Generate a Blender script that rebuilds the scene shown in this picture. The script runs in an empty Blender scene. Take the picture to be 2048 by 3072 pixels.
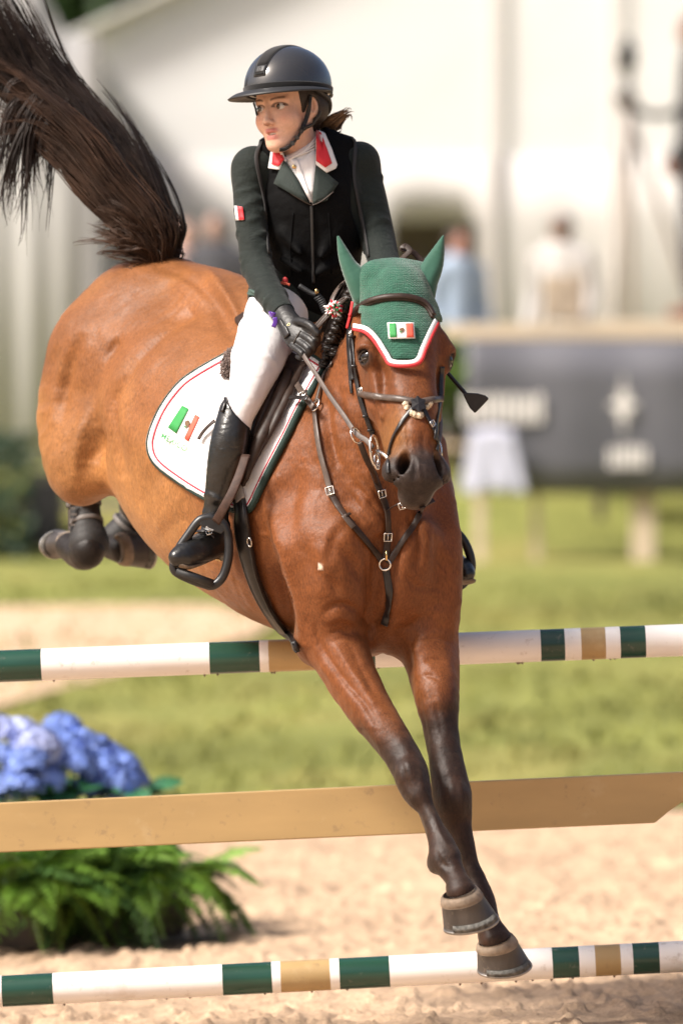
import bpy, bmesh, math, random
import numpy as np
from mathutils import Vector, Matrix
from mathutils.bvhtree import BVHTree

# ------------------------------------------------------------------ camera, sky, sun, exposure
D0 = 20.0                 # metres from the camera to the fence
FPX = 19200.0             # focal length in photograph pixels
HC = 1.75                 # camera height
VH = 1434.0               # row of the horizon
sc = bpy.context.scene
cam_d = bpy.data.cameras.new('camera'); cam = bpy.data.objects.new('camera', cam_d)
sc.collection.objects.link(cam); sc.camera = cam
cam.location = (0, -D0, HC); cam.rotation_euler = (math.radians(90), 0, 0)
cam_d.sensor_fit = 'VERTICAL'; cam_d.sensor_height = 36.0; cam_d.lens = 36.0 * FPX / 3072.0
cam_d.shift_y = -(1536.0 - VH) / 3072.0
cam_d.clip_start = 0.5; cam_d.clip_end = 2000
cam_d.dof.use_dof = True; cam_d.dof.focus_distance = 19.3
cam_d.dof.aperture_fstop = cam_d.lens / 112.0
SUN_AZ, SUN_EL = 242.0, 47.0      # compass-like: 270 = from image left, <270 swings towards the camera
wd = bpy.data.worlds.new('World'); sc.world = wd; wd.use_nodes = True
nt = wd.node_tree
sky = nt.nodes.new('ShaderNodeTexSky'); sky.sky_type = 'NISHITA'; sky.sun_disc = False
sky.sun_elevation = math.radians(SUN_EL); sky.sun_rotation = math.radians(SUN_AZ)
sky.air_density = 0.8; sky.dust_density = 6.0; sky.ozone_density = 0.3
bgn = nt.nodes['Background']; bgn.inputs['Strength'].default_value = 0.105
nt.links.new(sky.outputs[0], bgn.inputs['Color'])
sun_d = bpy.data.lights.new('sun', 'SUN'); sun = bpy.data.objects.new('sun', sun_d)
sc.collection.objects.link(sun)
sun_d.energy = 3.9; sun_d.angle = math.radians(12); sun_d.color = (1.0, 0.945, 0.875)
az, el = math.radians(SUN_AZ), math.radians(SUN_EL)
sun_dir = Vector((math.sin(az) * math.cos(el), math.cos(az) * math.cos(el), math.sin(el)))   # towards the sun
sun.rotation_euler = sun_dir.to_track_quat('Z', 'Y').to_euler()
sc.view_settings.view_transform = 'Standard'; sc.view_settings.look = 'None'
sc.view_settings.exposure = 0.66; sc.view_settings.gamma = 1.0
sc.render.engine = 'CYCLES'; sc.cycles.use_denoising = True
sc.cycles.max_bounces = 6; sc.cycles.diffuse_bounces = 3; sc.cycles.glossy_bounces = 3
sc.cycles.transmission_bounces = 4; sc.cycles.caustics_reflective = False; sc.cycles.caustics_refractive = False

# ------------------------------------------------------------------ helpers
rng = np.random.default_rng(7); random.seed(7)
def Q(u, v, Y=0.0):
    """point of the place seen at photograph pixel (u, v), Y metres behind the fence"""
    s = (D0 + Y) / FPX
    return np.array([(u - 1024.0) * s, Y, HC - (v - VH) * s])
def R(px, Y=0.0): return px * (D0 + Y) / FPX
def nrm(v):
    v = np.asarray(v, float); return v / max(np.linalg.norm(v), 1e-9)
def link(o): sc.collection.objects.link(o); return o
def tag(o, label=None, cat=None, group=None, kind=None):
    if label: o['label'] = label
    if cat: o['category'] = cat
    if group: o['group'] = group
    if kind: o['kind'] = kind
    return o
def thing(name, loc, label, cat, group=None):
    o = link(bpy.data.objects.new(name, None)); o.location = Vector(loc); o.empty_display_size = .1
    return tag(o, label, cat, group)
def adopt(o, parent):
    if parent is not None:
        o.parent = parent; o.matrix_parent_inverse = Matrix.Translation(Vector(parent.location)).inverted() if parent.parent is None else (parent.matrix_parent_inverse.copy() if parent.type == 'MESH' else Matrix())
    return o
_world = {}
def mesh_obj(name, V, F, mat, parent=None, smooth=True, col=None, kind=None):
    """one mesh object from vertices in world space; faces: (n,3)/(n,4) arrays or lists"""
    me = bpy.data.meshes.new(name)
    V = np.asarray(V, np.float32)
    if isinstance(F, np.ndarray):
        n, k = F.shape
        me.vertices.add(len(V)); me.vertices.foreach_set('co', V.ravel())
        me.loops.add(n * k); me.loops.foreach_set('vertex_index', F.astype(np.int32).ravel())
        me.polygons.add(n); me.polygons.foreach_set('loop_start', np.arange(0, n * k, k, dtype=np.int32))
        me.update(calc_edges=True)
    else:
        me.from_pydata([tuple(map(float, p)) for p in V], [], [tuple(int(i) for i in f) for f in F]); me.update()
    me.polygons.foreach_set('use_smooth', np.full(len(me.polygons), bool(smooth)))
    if col is not None:
        a = me.attributes.new('Col', 'FLOAT_COLOR', 'POINT')
        c = np.ones((len(V), 4), np.float32); c[:, :3] = col; a.data.foreach_set('color', c.ravel())
    o = link(bpy.data.objects.new(name, me))
    if mat is not None: me.materials.append(mat)
    if parent is not None:
        root = parent
        while root.parent is not None: root = root.parent
        # every part keeps world coordinates: undo the root's own location
        o.parent = parent
        if parent is root and root.type == 'EMPTY': o.matrix_parent_inverse = Matrix.Translation(-Vector(root.location))
    if kind: o['kind'] = kind
    return o

# ---- value noise
def hash3(i, j, k, s=0):
    n = (i.astype(np.int64) * 73856093) ^ (j.astype(np.int64) * 19349663) ^ (k.astype(np.int64) * 83492791) ^ (s * 2654435761)
    n = (n ^ (n >> 13)) * 1274126177; n = n ^ (n >> 16)
    return ((n & 0xFFFF) / 65535.0)
def vnoise(p, scale=1.0, seed=0, octv=3):
    p = np.asarray(p, float) * scale; out = np.zeros(p.shape[0]); amp = 1.0; tot = 0
    for o in range(octv):
        i = np.floor(p).astype(np.int64); f = p - i; f = f * f * (3 - 2 * f); r = 0
        for dx in (0, 1):
            for dy in (0, 1):
                for dz in (0, 1):
                    w = (f[:, 0] if dx else 1 - f[:, 0]) * (f[:, 1] if dy else 1 - f[:, 1]) * (f[:, 2] if dz else 1 - f[:, 2])
                    r = r + w * hash3(i[:, 0] + dx, i[:, 1] + dy, i[:, 2] + dz, seed + o)
        out += amp * r; tot += amp; amp *= .5; p = p * 2.03 + 11.7
    return out / tot
def sstep(a, b, x):
    t = np.clip((x - a) / (b - a), 0, 1); return t * t * (3 - 2 * t)

# ---- signed-distance modelling: smooth unions on a grid, then surface nets
class SDF:
    def __init__(s, lo, hi, h):
        s.lo = np.asarray(lo, float); s.h = h
        s.n = np.ceil((np.asarray(hi, float) - s.lo) / h).astype(int) + 1
        s.f = np.full(s.n, 0.5, np.float32)
        s.ax = [(s.lo[i] + h * np.arange(s.n[i])).astype(np.float32) for i in range(3)]
    def _win(s, lo, hi):
        a = np.clip(np.floor((lo - s.lo) / s.h).astype(int), 0, s.n); b = np.clip(np.ceil((hi - s.lo) / s.h).astype(int) + 1, 0, s.n)
        if np.any(b <= a): return None
        sl = tuple(slice(a[i], b[i]) for i in range(3))
        g = (s.ax[0][sl[0]][:, None, None], s.ax[1][sl[1]][None, :, None], s.ax[2][sl[2]][None, None, :])
        return sl, g
    def _put(s, sl, d, k, op):
        a = s.f[sl]
        if op == 'add':
            if k > 0: hh = np.maximum(k - np.abs(a - d), 0) / k; s.f[sl] = np.minimum(a, d) - hh * hh * k * .25
            else: s.f[sl] = np.minimum(a, d)
        else:
            d = -d
            if k > 0: hh = np.maximum(k - np.abs(a - d), 0) / k; s.f[sl] = np.maximum(a, d) + hh * hh * k * .25
            else: s.f[sl] = np.maximum(a, d)
    def eseg(s, A, B, side, ra, rb, k=.03, op='add', cap=1.0):
        A = np.asarray(A, float); B = np.asarray(B, float)
        ra = (ra, ra) if np.isscalar(ra) else ra; rb = (rb, rb) if np.isscalar(rb) else rb
        L = np.linalg.norm(B - A); ax = (B - A) / max(L, 1e-6)
        sd = np.asarray(side, float); sd = sd - ax * sd.dot(ax)
        if np.linalg.norm(sd) < 1e-4: sd = np.cross(ax, (0.3, .2, .9))
        sd = nrm(sd); ot = np.cross(ax, sd)
        m = max(*ra, *rb) * max(cap, 1) + k + 3 * s.h
        w = s._win(np.minimum(A, B) - m, np.maximum(A, B) + m)
        if w is None: return
        sl, (x, y, z) = w
        def dot(v): return (x - A[0]) * np.float32(v[0]) + (y - A[1]) * np.float32(v[1]) + (z - A[2]) * np.float32(v[2])
        da = dot(ax); t = np.clip(da / max(L, 1e-6), 0, 1); dz = da - t * L
        px = dot(sd); py = dot(ot)
        rs = ra[0] + (rb[0] - ra[0]) * t; ro = ra[1] + (rb[1] - ra[1]) * t; rz = cap * (rs + ro) * .5
        k0 = np.sqrt((px / rs) ** 2 + (py / ro) ** 2 + (dz / rz) ** 2)
        k1 = np.sqrt((px / rs ** 2) ** 2 + (py / ro ** 2) ** 2 + (dz / rz ** 2) ** 2)
        s._put(sl, (k0 * (k0 - 1) / np.maximum(k1, 1e-3)).astype(np.float32), k, op)
    def chain(s, pts, side, k=.03, op='add', cap=1.0, sub=3):
        """one limb: ellipses (side radius, other radius) along a smooth path, united as a whole"""
        C = np.array([np.asarray(p, float) for p, r in pts]); rr = np.array([(r, r) if np.isscalar(r) else r for p, r in pts], float)
        n = (len(pts) - 1) * sub + 1; C = spline(C, n); rr = np.maximum(spline(rr, n), 1e-3)
        m = rr.max() * max(cap, 1) + k + 3 * s.h
        w = s._win(C.min(0) - m, C.max(0) + m)
        if w is None: return
        sl, _ = w; old = s.f[sl].copy(); s.f[sl] = .5
        for i in range(n - 1): s.eseg(C[i], C[i + 1], side, tuple(rr[i]), tuple(rr[i + 1]), 0, 'add', cap)
        d = s.f[sl].copy(); s.f[sl] = old; s._put(sl, d, k, op)
    def ell(s, C, axes, r, k=.03, op='add'):
        C = np.asarray(C, float); axes = [nrm(a) for a in axes]
        m = max(r) + k + 3 * s.h; w = s._win(C - m, C + m)
        if w is None: return
        sl, (x, y, z) = w
        c = [((x - C[0]) * np.float32(a[0]) + (y - C[1]) * np.float32(a[1]) + (z - C[2]) * np.float32(a[2])) / np.float32(q) for a, q in zip(axes, r)]
        k0 = np.sqrt(c[0] ** 2 + c[1] ** 2 + c[2] ** 2)
        k1 = np.sqrt((c[0] / r[0]) ** 2 + (c[1] / r[1]) ** 2 + (c[2] / r[2]) ** 2)
        s._put(sl, (k0 * (k0 - 1) / np.maximum(k1, 1e-3)).astype(np.float32), k, op)
    def clip(s, P, n, k=0.0):
        """keep the side of the plane that n points away from"""
        x, y, z = s.ax[0][:, None, None], s.ax[1][None, :, None], s.ax[2][None, None, :]
        n = nrm(n); d = ((x - P[0]) * n[0] + (y - P[1]) * n[1] + (z - P[2]) * n[2]).astype(np.float32)
        s.f = np.maximum(s.f, d)
    def cutf(s, g):
        """trim with a signed function of points: g(P) > 0 is cut away"""
        ii = np.argwhere(np.abs(s.f) < .06); ii2 = np.argwhere(s.f <= -.06); ii = np.concatenate([ii, ii2])
        P = s.lo + ii * s.h; t = tuple(ii.T); s.f[t] = np.maximum(s.f[t], g(P).astype(np.float32))
    def mesh(s, off=0.0):
        f = s.f - off; ins = f < 0
        c = np.zeros(tuple(np.array(f.shape) - 1), np.uint8)
        corners = [(i, j, k) for i in (0, 1) for j in (0, 1) for k in (0, 1)]
        nx, ny, nz = c.shape
        for (i, j, k) in corners: c += ins[i:i + nx, j:j + ny, k:k + nz]
        act = np.argwhere((c > 0) & (c < 8)); del c
        idx = np.full((nx, ny, nz), -1, np.int32); idx[tuple(act.T)] = np.arange(len(act))
        vals = np.stack([f[act[:, 0] + i, act[:, 1] + j, act[:, 2] + k] for (i, j, k) in corners], 1)
        cp = np.array(corners, float); acc = np.zeros((len(act), 3)); cnt = np.zeros(len(act))
        for a in range(8):
            for b in range(a + 1, 8):
                if np.abs(cp[a] - cp[b]).sum() != 1: continue
                m = (vals[:, a] < 0) != (vals[:, b] < 0)
                t = vals[m, a] / (vals[m, a] - vals[m, b])
                acc[m] += cp[a] + (cp[b] - cp[a]) * t[:, None]; cnt[m] += 1
        V = s.lo + (act + acc / cnt[:, None]) * s.h
        Fs = []
        for axi in range(3):
            a1, a2 = [(1, 2), (2, 0), (0, 1)][axi]
            s0 = [slice(None)] * 3; s1 = [slice(None)] * 3; s0[axi] = slice(0, -1); s1[axi] = slice(1, None)
            A = ins[tuple(s0)]; B = ins[tuple(s1)]
            for flip in (0, 1):
                e = np.argwhere((A & ~B) if not flip else (~A & B))
                e = e[(e[:, a1] > 0) & (e[:, a2] > 0) & (e[:, a1] < f.shape[a1] - 1) & (e[:, a2] < f.shape[a2] - 1)]
                if not len(e): continue
                def cell(d1, d2):
                    q = e.copy(); q[:, a1] -= d1; q[:, a2] -= d2; return idx[tuple(q.T)]
                quad = np.stack([cell(1, 1), cell(0, 1), cell(0, 0), cell(1, 0)], 1)
                Fs.append(quad if not flip else quad[:, ::-1])
        return V, np.concatenate(Fs)
def relax(V, F, it=2, lam=.5):
    n = len(V)
    e = np.concatenate([F[:, [i, (i + 1) % F.shape[1]]] for i in range(F.shape[1])])
    deg = np.bincount(e[:, 0], minlength=n) + np.bincount(e[:, 1], minlength=n)
    for _ in range(it):
        for sg in (lam, -lam * 1.03):
            acc = np.stack([np.bincount(e[:, 0], V[e[:, 1], c], n) + np.bincount(e[:, 1], V[e[:, 0], c], n) for c in range(3)], 1)
            V = V + sg * (acc / np.maximum(deg, 1)[:, None] - V)
    return V
def keep_faces(V, F, vmask):
    fm = vmask[F].all(1); F = F[fm]; used = np.zeros(len(V), bool); used[F.ravel()] = True
    mp = np.cumsum(used) - 1; return V[used], mp[F], used

# ---- curves and simple solids
def spline(P, n):
    """Catmull-Rom through the points, n samples"""
    P = np.asarray(P, float); m = len(P)
    if m == 2: return P[0] + (P[1] - P[0]) * np.linspace(0, 1, n)[:, None]
    ext = np.vstack([2 * P[0] - P[1], P, 2 * P[-1] - P[-2]])
    t = np.linspace(0, m - 1 - 1e-9, n); i = t.astype(int); f = (t - i)[:, None]
    a, b, c, d = ext[i], ext[i + 1], ext[i + 2], ext[i + 3]
    return .5 * ((2 * b) + (-a + c) * f + (2 * a - 5 * b + 4 * c - d) * f ** 2 + (-a + 3 * b - 3 * c + d) * f ** 3)
def tangents(C):
    T = np.gradient(C, axis=0); return T / np.maximum(np.linalg.norm(T, axis=1), 1e-9)[:, None]
def tube(C, r, sides=8, closed=False, squash=None, up=None):
    """tube along C (n,3) with radius r (scalar or n); squash=(a,b) scales along the two frame axes"""
    C = np.asarray(C, float); n = len(C); r = np.full(n, r) if np.isscalar(r) else np.asarray(r, float)
    T = tangents(C) if not closed else nrows(np.roll(C, -1, 0) - np.roll(C, 1, 0))
    if up is None:
        N = np.zeros((n, 3)); v = np.cross(T[0], (0.31, .27, .91)); v /= np.linalg.norm(v)
        for i in range(n):
            v = v - T[i] * v.dot(T[i]); v /= max(np.linalg.norm(v), 1e-9); N[i] = v
    else:
        up = np.asarray(up, float); up = np.tile(up, (n, 1)) if up.ndim == 1 else up
        N = nrows(up - T * (up * T).sum(1)[:, None])
    B = np.cross(T, N); sa, sb = squash or (1, 1)
    ang = np.arange(sides) * 2 * math.pi / sides
    V = (C[:, None, :] + r[:, None, None] * (sa * np.cos(ang)[None, :, None] * N[:, None, :] + sb * np.sin(ang)[None, :, None] * B[:, None, :])).reshape(-1, 3)
    F = []
    for i in range(n if closed else n - 1):
        j = (i + 1) % n
        for a in range(sides): b = (a + 1) % sides; F.append((i * sides + a, i * sides + b, j * sides + b, j * sides + a))
    if not closed: F.append(tuple(range(sides))[::-1]); F.append(tuple((n - 1) * sides + a for a in range(sides)))
    return V, F
def nrows(M): return M / np.maximum(np.linalg.norm(M, axis=1), 1e-9)[:, None]
def strap(C, N, w, th=.003, closed=False, edge=.25):
    """flat leather strap along C with surface normals N; width w (scalar or n), thickness th, rounded edges"""
    C = np.asarray(C, float); N = nrows(np.asarray(N, float)); n = len(C)
    T = tangents(C) if not closed else nrows(np.roll(C, -1, 0) - np.roll(C, 1, 0))
    N = nrows(N - T * (N * T).sum(1)[:, None]); S = np.cross(T, N)
    w = (np.full(n, w) if np.isscalar(w) else np.asarray(w))[:, None] * .5
    prof = [(-1, .0), (-1 + edge * .3, .75), (-1 + edge, 1), (1 - edge, 1), (1 - edge * .3, .75), (1, 0), (.9, -.25), (-.9, -.25)]
    V = np.stack([C + S * (w * a) + N * (th * b) for a, b in prof], 1).reshape(-1, 3); k = len(prof); F = []
    for i in range(n if closed else n - 1):
        j = (i + 1) % n
        for a in range(k): b = (a + 1) % k; F.append((i * k + a, i * k + b, j * k + b, j * k + a))
    if not closed: F.append(tuple(range(k))[::-1]); F.append(tuple((n - 1) * k + a for a in range(k)))
    return V, F
class MB:
    def __init__(s): s.V = []; s.F = []; s.n = 0
    def add(s, V, F):
        s.V.append(np.asarray(V, float)); s.F += [tuple(int(i) + s.n for i in f) for f in F]; s.n += len(V); return s
    def tube(s, *a, **k): return s.add(*tube(*a, **k))
    def strap(s, *a, **k): return s.add(*strap(*a, **k))
    def box(s, C, half, R3=None):
        c = np.array([(x, y, z) for x in (-1, 1) for y in (-1, 1) for z in (-1, 1)], float) * half
        if R3 is not None: c = c @ np.asarray(R3)
        return s.add(c + np.asarray(C), [(0, 1, 3, 2), (4, 6, 7, 5), (0, 4, 5, 1), (2, 3, 7, 6), (0, 2, 6, 4), (1, 5, 7, 3)])
    def obj(s, name, mat, parent=None, smooth=True, kind=None):
        return mesh_obj(name, np.concatenate(s.V), s.F, mat, parent, smooth, kind=kind)
def bevel(o, w, seg=2, ang=35):
    b = o.modifiers.new('bevel', 'BEVEL'); b.width = w; b.segments = seg; b.limit_method = 'ANGLE'; b.angle_limit = math.radians(ang); return o
def sphere(C, r, nu=16, nv=10, axes=None):
    r = np.full(3, r) if np.isscalar(r) else np.asarray(r)
    V = [(0, 0, 1)]; 
    for i in range(1, nv):
        th = math.pi * i / nv
        V += [(math.sin(th) * math.cos(2 * math.pi * j / nu), math.sin(th) * math.sin(2 * math.pi * j / nu), math.cos(th)) for j in range(nu)]
    V.append((0, 0, -1)); F = [(0, 1 + j, 1 + (j + 1) % nu) for j in range(nu)]
    for i in range(nv - 2):
        for j in range(nu): F.append((1 + i * nu + j, 1 + (i + 1) * nu + j, 1 + (i + 1) * nu + (j + 1) % nu, 1 + i * nu + (j + 1) % nu))
    last = 1 + (nv - 1) * nu; F += [(last, 1 + (nv - 2) * nu + (j + 1) % nu, 1 + (nv - 2) * nu + j) for j in range(nu)]
    V = np.array(V) * r
    if axes is not None: V = V @ np.array([nrm(a) for a in axes])
    return V + np.asarray(C), F

# ------------------------------------------------------------------ materials
def mat(name, base=(.5, .5, .5), rough=.6, metal=0.0, spec=.5, coat=0.0, sheen=0.0, noise=None, bump=None, attr=False, sss=0.0, mottles=None, weave=None, sheen_tint=None, rough_noise=None):
    """noise=(scale, amount[, stretch xyz]) brightness variation; bump=(scale, strength, distance[, stretch])"""
    m = bpy.data.materials.new(name); m.use_nodes = True; t = m.node_tree; N = t.nodes; Lk = t.links
    p = N['Principled BSDF']; p.inputs['Base Color'].default_value = (*base, 1); p.inputs['Roughness'].default_value = rough
    p.inputs['Metallic'].default_value = metal; p.inputs['Specular IOR Level'].default_value = spec
    p.inputs['Coat Weight'].default_value = coat; p.inputs['Coat Roughness'].default_value = .12
    p.inputs['Sheen Weight'].default_value = sheen; p.inputs['Sheen Roughness'].default_value = .5
    if sheen_tint: p.inputs['Sheen Tint'].default_value = (*sheen_tint, 1)
    if sss: p.inputs['Subsurface Weight'].default_value = sss; p.inputs['Subsurface Radius'].default_value = (.012, .005, .003); p.inputs['Subsurface Scale'].default_value = 1.0
    tc = N.new('ShaderNodeTexCoord'); src = None
    def coords(st):
        if st is None: return tc.outputs['Object']
        mp = N.new('ShaderNodeMapping'); mp.inputs['Scale'].default_value = st; Lk.new(tc.outputs['Object'], mp.inputs['Vector']); return mp.outputs['Vector']
    if attr:
        at = N.new('ShaderNodeAttribute'); at.attribute_name = 'Col'; src = at.outputs['Color']
    def mul(a, fac_sock, lo, hi):
        mr = N.new('ShaderNodeMapRange'); mr.inputs['To Min'].default_value = lo; mr.inputs['To Max'].default_value = hi
        mr.inputs['From Min'].default_value = .3; mr.inputs['From Max'].default_value = .7
        Lk.new(fac_sock, mr.inputs['Value'])
        mx = N.new('ShaderNodeMix'); mx.data_type = 'RGBA'; mx.blend_type = 'MULTIPLY'; mx.inputs[0].default_value = 1
        if a is None: mx.inputs[6].default_value = (*base, 1)
        else: Lk.new(a, mx.inputs[6])
        Lk.new(mr.outputs[0], mx.inputs[7]); return mx.outputs[2]
    if noise:
        for ns in (noise if isinstance(noise, list) else [noise]):
            n = N.new('ShaderNodeTexNoise'); n.inputs['Scale'].default_value = ns[0]; n.inputs['Detail'].default_value = 5
            Lk.new(coords(ns[2] if len(ns) > 2 else None), n.inputs['Vector'])
            src = mul(src, n.outputs['Fac'], 1 - ns[1], 1 + ns[1])
    if mottles:   # (scale, threshold, colour, amount): spots of another colour (dirt, wear)
        for (s_, th, c_, am) in (mottles if isinstance(mottles, list) else [mottles]):
            n = N.new('ShaderNodeTexNoise'); n.inputs['Scale'].default_value = s_; n.inputs['Detail'].default_value = 6; n.inputs['Roughness'].default_value = .65
            Lk.new(tc.outputs['Object'], n.inputs['Vector'])
            mr = N.new('ShaderNodeMapRange'); mr.inputs['From Min'].default_value = th; mr.inputs['From Max'].default_value = th + .1; mr.inputs['To Max'].default_value = am
            Lk.new(n.outputs['Fac'], mr.inputs['Value'])
            mx = N.new('ShaderNodeMix'); mx.data_type = 'RGBA'; Lk.new(mr.outputs[0], mx.inputs[0])
            if src is None: mx.inputs[6].default_value = (*base, 1)
            else: Lk.new(src, mx.inputs[6])
            mx.inputs[7].default_value = (*c_, 1); src = mx.outputs[2]
    if src is not None: Lk.new(src, p.inputs['Base Color'])
    if rough_noise:
        n = N.new('ShaderNodeTexNoise'); n.inputs['Scale'].default_value = rough_noise[0]; n.inputs['Detail'].default_value = 4; Lk.new(tc.outputs['Object'], n.inputs['Vector'])
        mr = N.new('ShaderNodeMapRange'); mr.inputs['From Min'].default_value = .3; mr.inputs['From Max'].default_value = .7; mr.inputs['To Min'].default_value = rough - rough_noise[1]; mr.inputs['To Max'].default_value = rough + rough_noise[1]; Lk.new(n.outputs['Fac'], mr.inputs['Value']); Lk.new(mr.outputs[0], p.inputs['Roughness'])
    prev = None
    for b in (bump if isinstance(bump, list) else [bump] if bump else []):
        n = N.new('ShaderNodeTexNoise'); n.inputs['Scale'].default_value = b[0]; n.inputs['Detail'].default_value = 6
        Lk.new(coords(b[3] if len(b) > 3 else None), n.inputs['Vector'])
        bp = N.new('ShaderNodeBump'); bp.inputs['Strength'].default_value = b[1]; bp.inputs['Distance'].default_value = b[2]
        Lk.new(n.outputs['Fac'], bp.inputs['Height'])
        if prev: Lk.new(prev, bp.inputs['Normal'])
        prev = bp.outputs['Normal']
    if weave:     # (scale, strength, distance): voronoi pattern of holes or stitches
        v = N.new('ShaderNodeTexVoronoi'); v.inputs['Scale'].default_value = weave[0]; v.inputs['Randomness'].default_value = weave[3] if len(weave) > 3 else .25
        Lk.new(tc.outputs['Object'], v.inputs['Vector'])
        bp = N.new('ShaderNodeBump'); bp.inputs['Strength'].default_value = weave[1]; bp.inputs['Distance'].default_value = weave[2]
        bp.invert = True
        Lk.new(v.outputs['Distance'], bp.inputs['Height'])
        if prev: Lk.new(prev, bp.inputs['Normal'])
        prev = bp.outputs['Normal']
    if prev: Lk.new(prev, p.inputs['Normal'])
    return m
# ------------------------------------------------------------------ ground
def gz(x, y):
    x = np.asarray(x, float); y = np.asarray(y, float)
    tilt = .044 * x * (1 - sstep(8, 22, y)) * (1 - sstep(20, 60, np.abs(x))); tilt = np.clip(tilt, -.6, .6)
    return tilt + 1.08 * np.clip((y - 12) / 18, 0, 1) + .72 * sstep(30.2, 33.5, y) + .012 * np.clip(y - 34, 0, 400)
def gp(u, v):
    """where the sight line through a pixel meets the ground"""
    lo, hi = -15.0, 300.0
    for _ in range(60):
        m = .5 * (lo + hi); p = Q(u, v, m)
        if p[2] > gz(p[0], m): lo = m
        else: hi = m
    return Q(u, v, lo)
def sheet(xs, ys, zf):
    X, Y = np.meshgrid(xs, ys, indexing='ij'); Z = zf(X, Y); V = np.stack([X, Y, Z], -1).reshape(-1, 3); a, b = len(xs), len(ys)
    i = np.arange((a - 1) * b).reshape(a - 1, b)[:, :-1].ravel()
    return V, np.stack([i, i + b, i + b + 1, i + 1], 1)
M_sand = mat('arena_sand', (.49, .345, .23), .95, spec=.1, noise=[(1.1, .16), (9, .16), (60, .18)], mottles=[(3.2, .60, (.38, .25, .155), .5), (14, .62, (.33, .215, .13), .45)], bump=[(30, .5, .03), (140, .6, .008)])
M_grass = mat('turf', (.245, .255, .075), .9, spec=.1, noise=[(.35, .30), (1.7, .22), (22, .35)], mottles=[(.55, .50, (.37, .33, .11), .7), (.9, .62, (.10, .15, .03), .6)], bump=[(40, 1.0, .05)])
M_path = mat('pale_path', (.56, .40, .27), .95, spec=.1, noise=[(1.5, .15), (12, .1)], bump=[(30, .5, .02)])
def sand_z(X, Y):
    P = np.stack([X.ravel(), Y.ravel(), np.zeros(X.size)], 1)
    n = (vnoise(P * [1, .6, 1], 3.2, 31, 4) - .5) * .05 + (vnoise(P * [1, .55, 1], 16, 33, 3) - .5) * .028
    clod = sstep(.62, .80, vnoise(P * [1, .7, 1], 21, 36, 2)) * .022 - sstep(.6, .85, vnoise(P * [1, .8, 1], 8, 37, 2)) * .03
    return gz(X, Y) + (n + clod).reshape(X.shape)
V, F = sheet(np.arange(-2.2, 2.2, .016), np.concatenate([np.arange(-2.2, 3.0, .022), np.arange(3.0, 12.4, .06)]), sand_z)
tag(mesh_obj('arena_sand', V, F, M_sand), kind='structure')
xs = np.concatenate([np.linspace(-400, -40, 19), np.linspace(-36, -2.6, 26), [-2.15]])
for sgn in (1, -1):
    V, F = sheet(np.sort(sgn * xs), np.concatenate([np.linspace(-120, -8, 12), np.linspace(-6, 12.5, 40)]), lambda X, Y: gz(X, Y) - .004)
    tag(mesh_obj('arena_sand', V, F, M_sand), kind='structure')
V, F = sheet(np.linspace(-2.2, 2.2, 8), np.linspace(-120, -2.15, 30), lambda X, Y: gz(X, Y) - .006); tag(mesh_obj('arena_sand', V, F, M_sand), kind='structure')
edge = lambda X: 12.2 + .25 * np.sin(X * .9) + .12 * np.sin(X * 2.3 + 1)
V, F = sheet(np.concatenate([np.linspace(-400, -24, 20), np.linspace(-20, 20, 60), np.linspace(24, 400, 20)]), np.concatenate([np.linspace(12.4, 32, 80), np.linspace(34, 60, 14), np.geomspace(64, 900, 16)]),
             lambda X, Y: gz(X, Y) + .012 + (.014) * np.sin(X * 1.3 + Y * .8) * np.clip((Y - 13) / 4, 0, 1))
V[:, 1] = np.where(V[:, 1] < 12.5, edge(V[:, 0]), V[:, 1]); tag(mesh_obj('grass_bank', V, F, M_grass), kind='structure')
# tufts of grass on the bank, too many to count
n = 9000; gx = rng.uniform(-3.6, 3.6, n); gy = rng.uniform(12.3, 28, n) ** 1.0; g0 = gz(gx, gy) + .01 + (.014) * np.sin(gx * 1.3 + gy * .8) * np.clip((gy - 13) / 4, 0, 1)
hgt = rng.uniform(.03, .09, n); an = rng.uniform(0, 6.28, n); wd_ = rng.uniform(.012, .03, n)
keep = vnoise(np.stack([gx, gy, gx * 0], 1), .8, 77, 2) > .42
dx, dy = np.cos(an) * wd_, np.sin(an) * wd_
V = np.stack([np.stack([gx - dx, gy - dy, g0 - .01], 1), np.stack([gx + dx, gy + dy, g0 - .01], 1), np.stack([gx + dy * 1.5, gy - dx, g0 + hgt], 1)], 1)[keep].reshape(-1, 3)
o = mesh_obj('grass', V, np.arange(len(V)).reshape(-1, 3), M_grass, smooth=False, kind='stuff'); tag(o, 'short yellowish green grass on the bank behind the fence', 'grass')
us = np.linspace(-500, 830, 26)
low = np.interp(us, [-500, 0, 250, 500, 800, 830], [2290, 2130, 2062, 1995, 1905, 1870]); upv = np.interp(us, [-500, 0, 600, 830], [1830, 1832, 1826, 1852])
pp = np.array([[gp(u, a + (b - a) * t) for t in np.linspace(0, 1, 9)] for u, a, b in zip(us, low, upv)]).reshape(-1, 3)
pp[:, 2] = gz(pp[:, 0], pp[:, 1]) + .032
i = np.arange(25 * 9).reshape(25, 9)[:, :-1].ravel(); tag(mesh_obj('sand_path', pp, np.stack([i, i + 9, i + 10, i + 1], 1), M_path), kind='structure')

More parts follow.
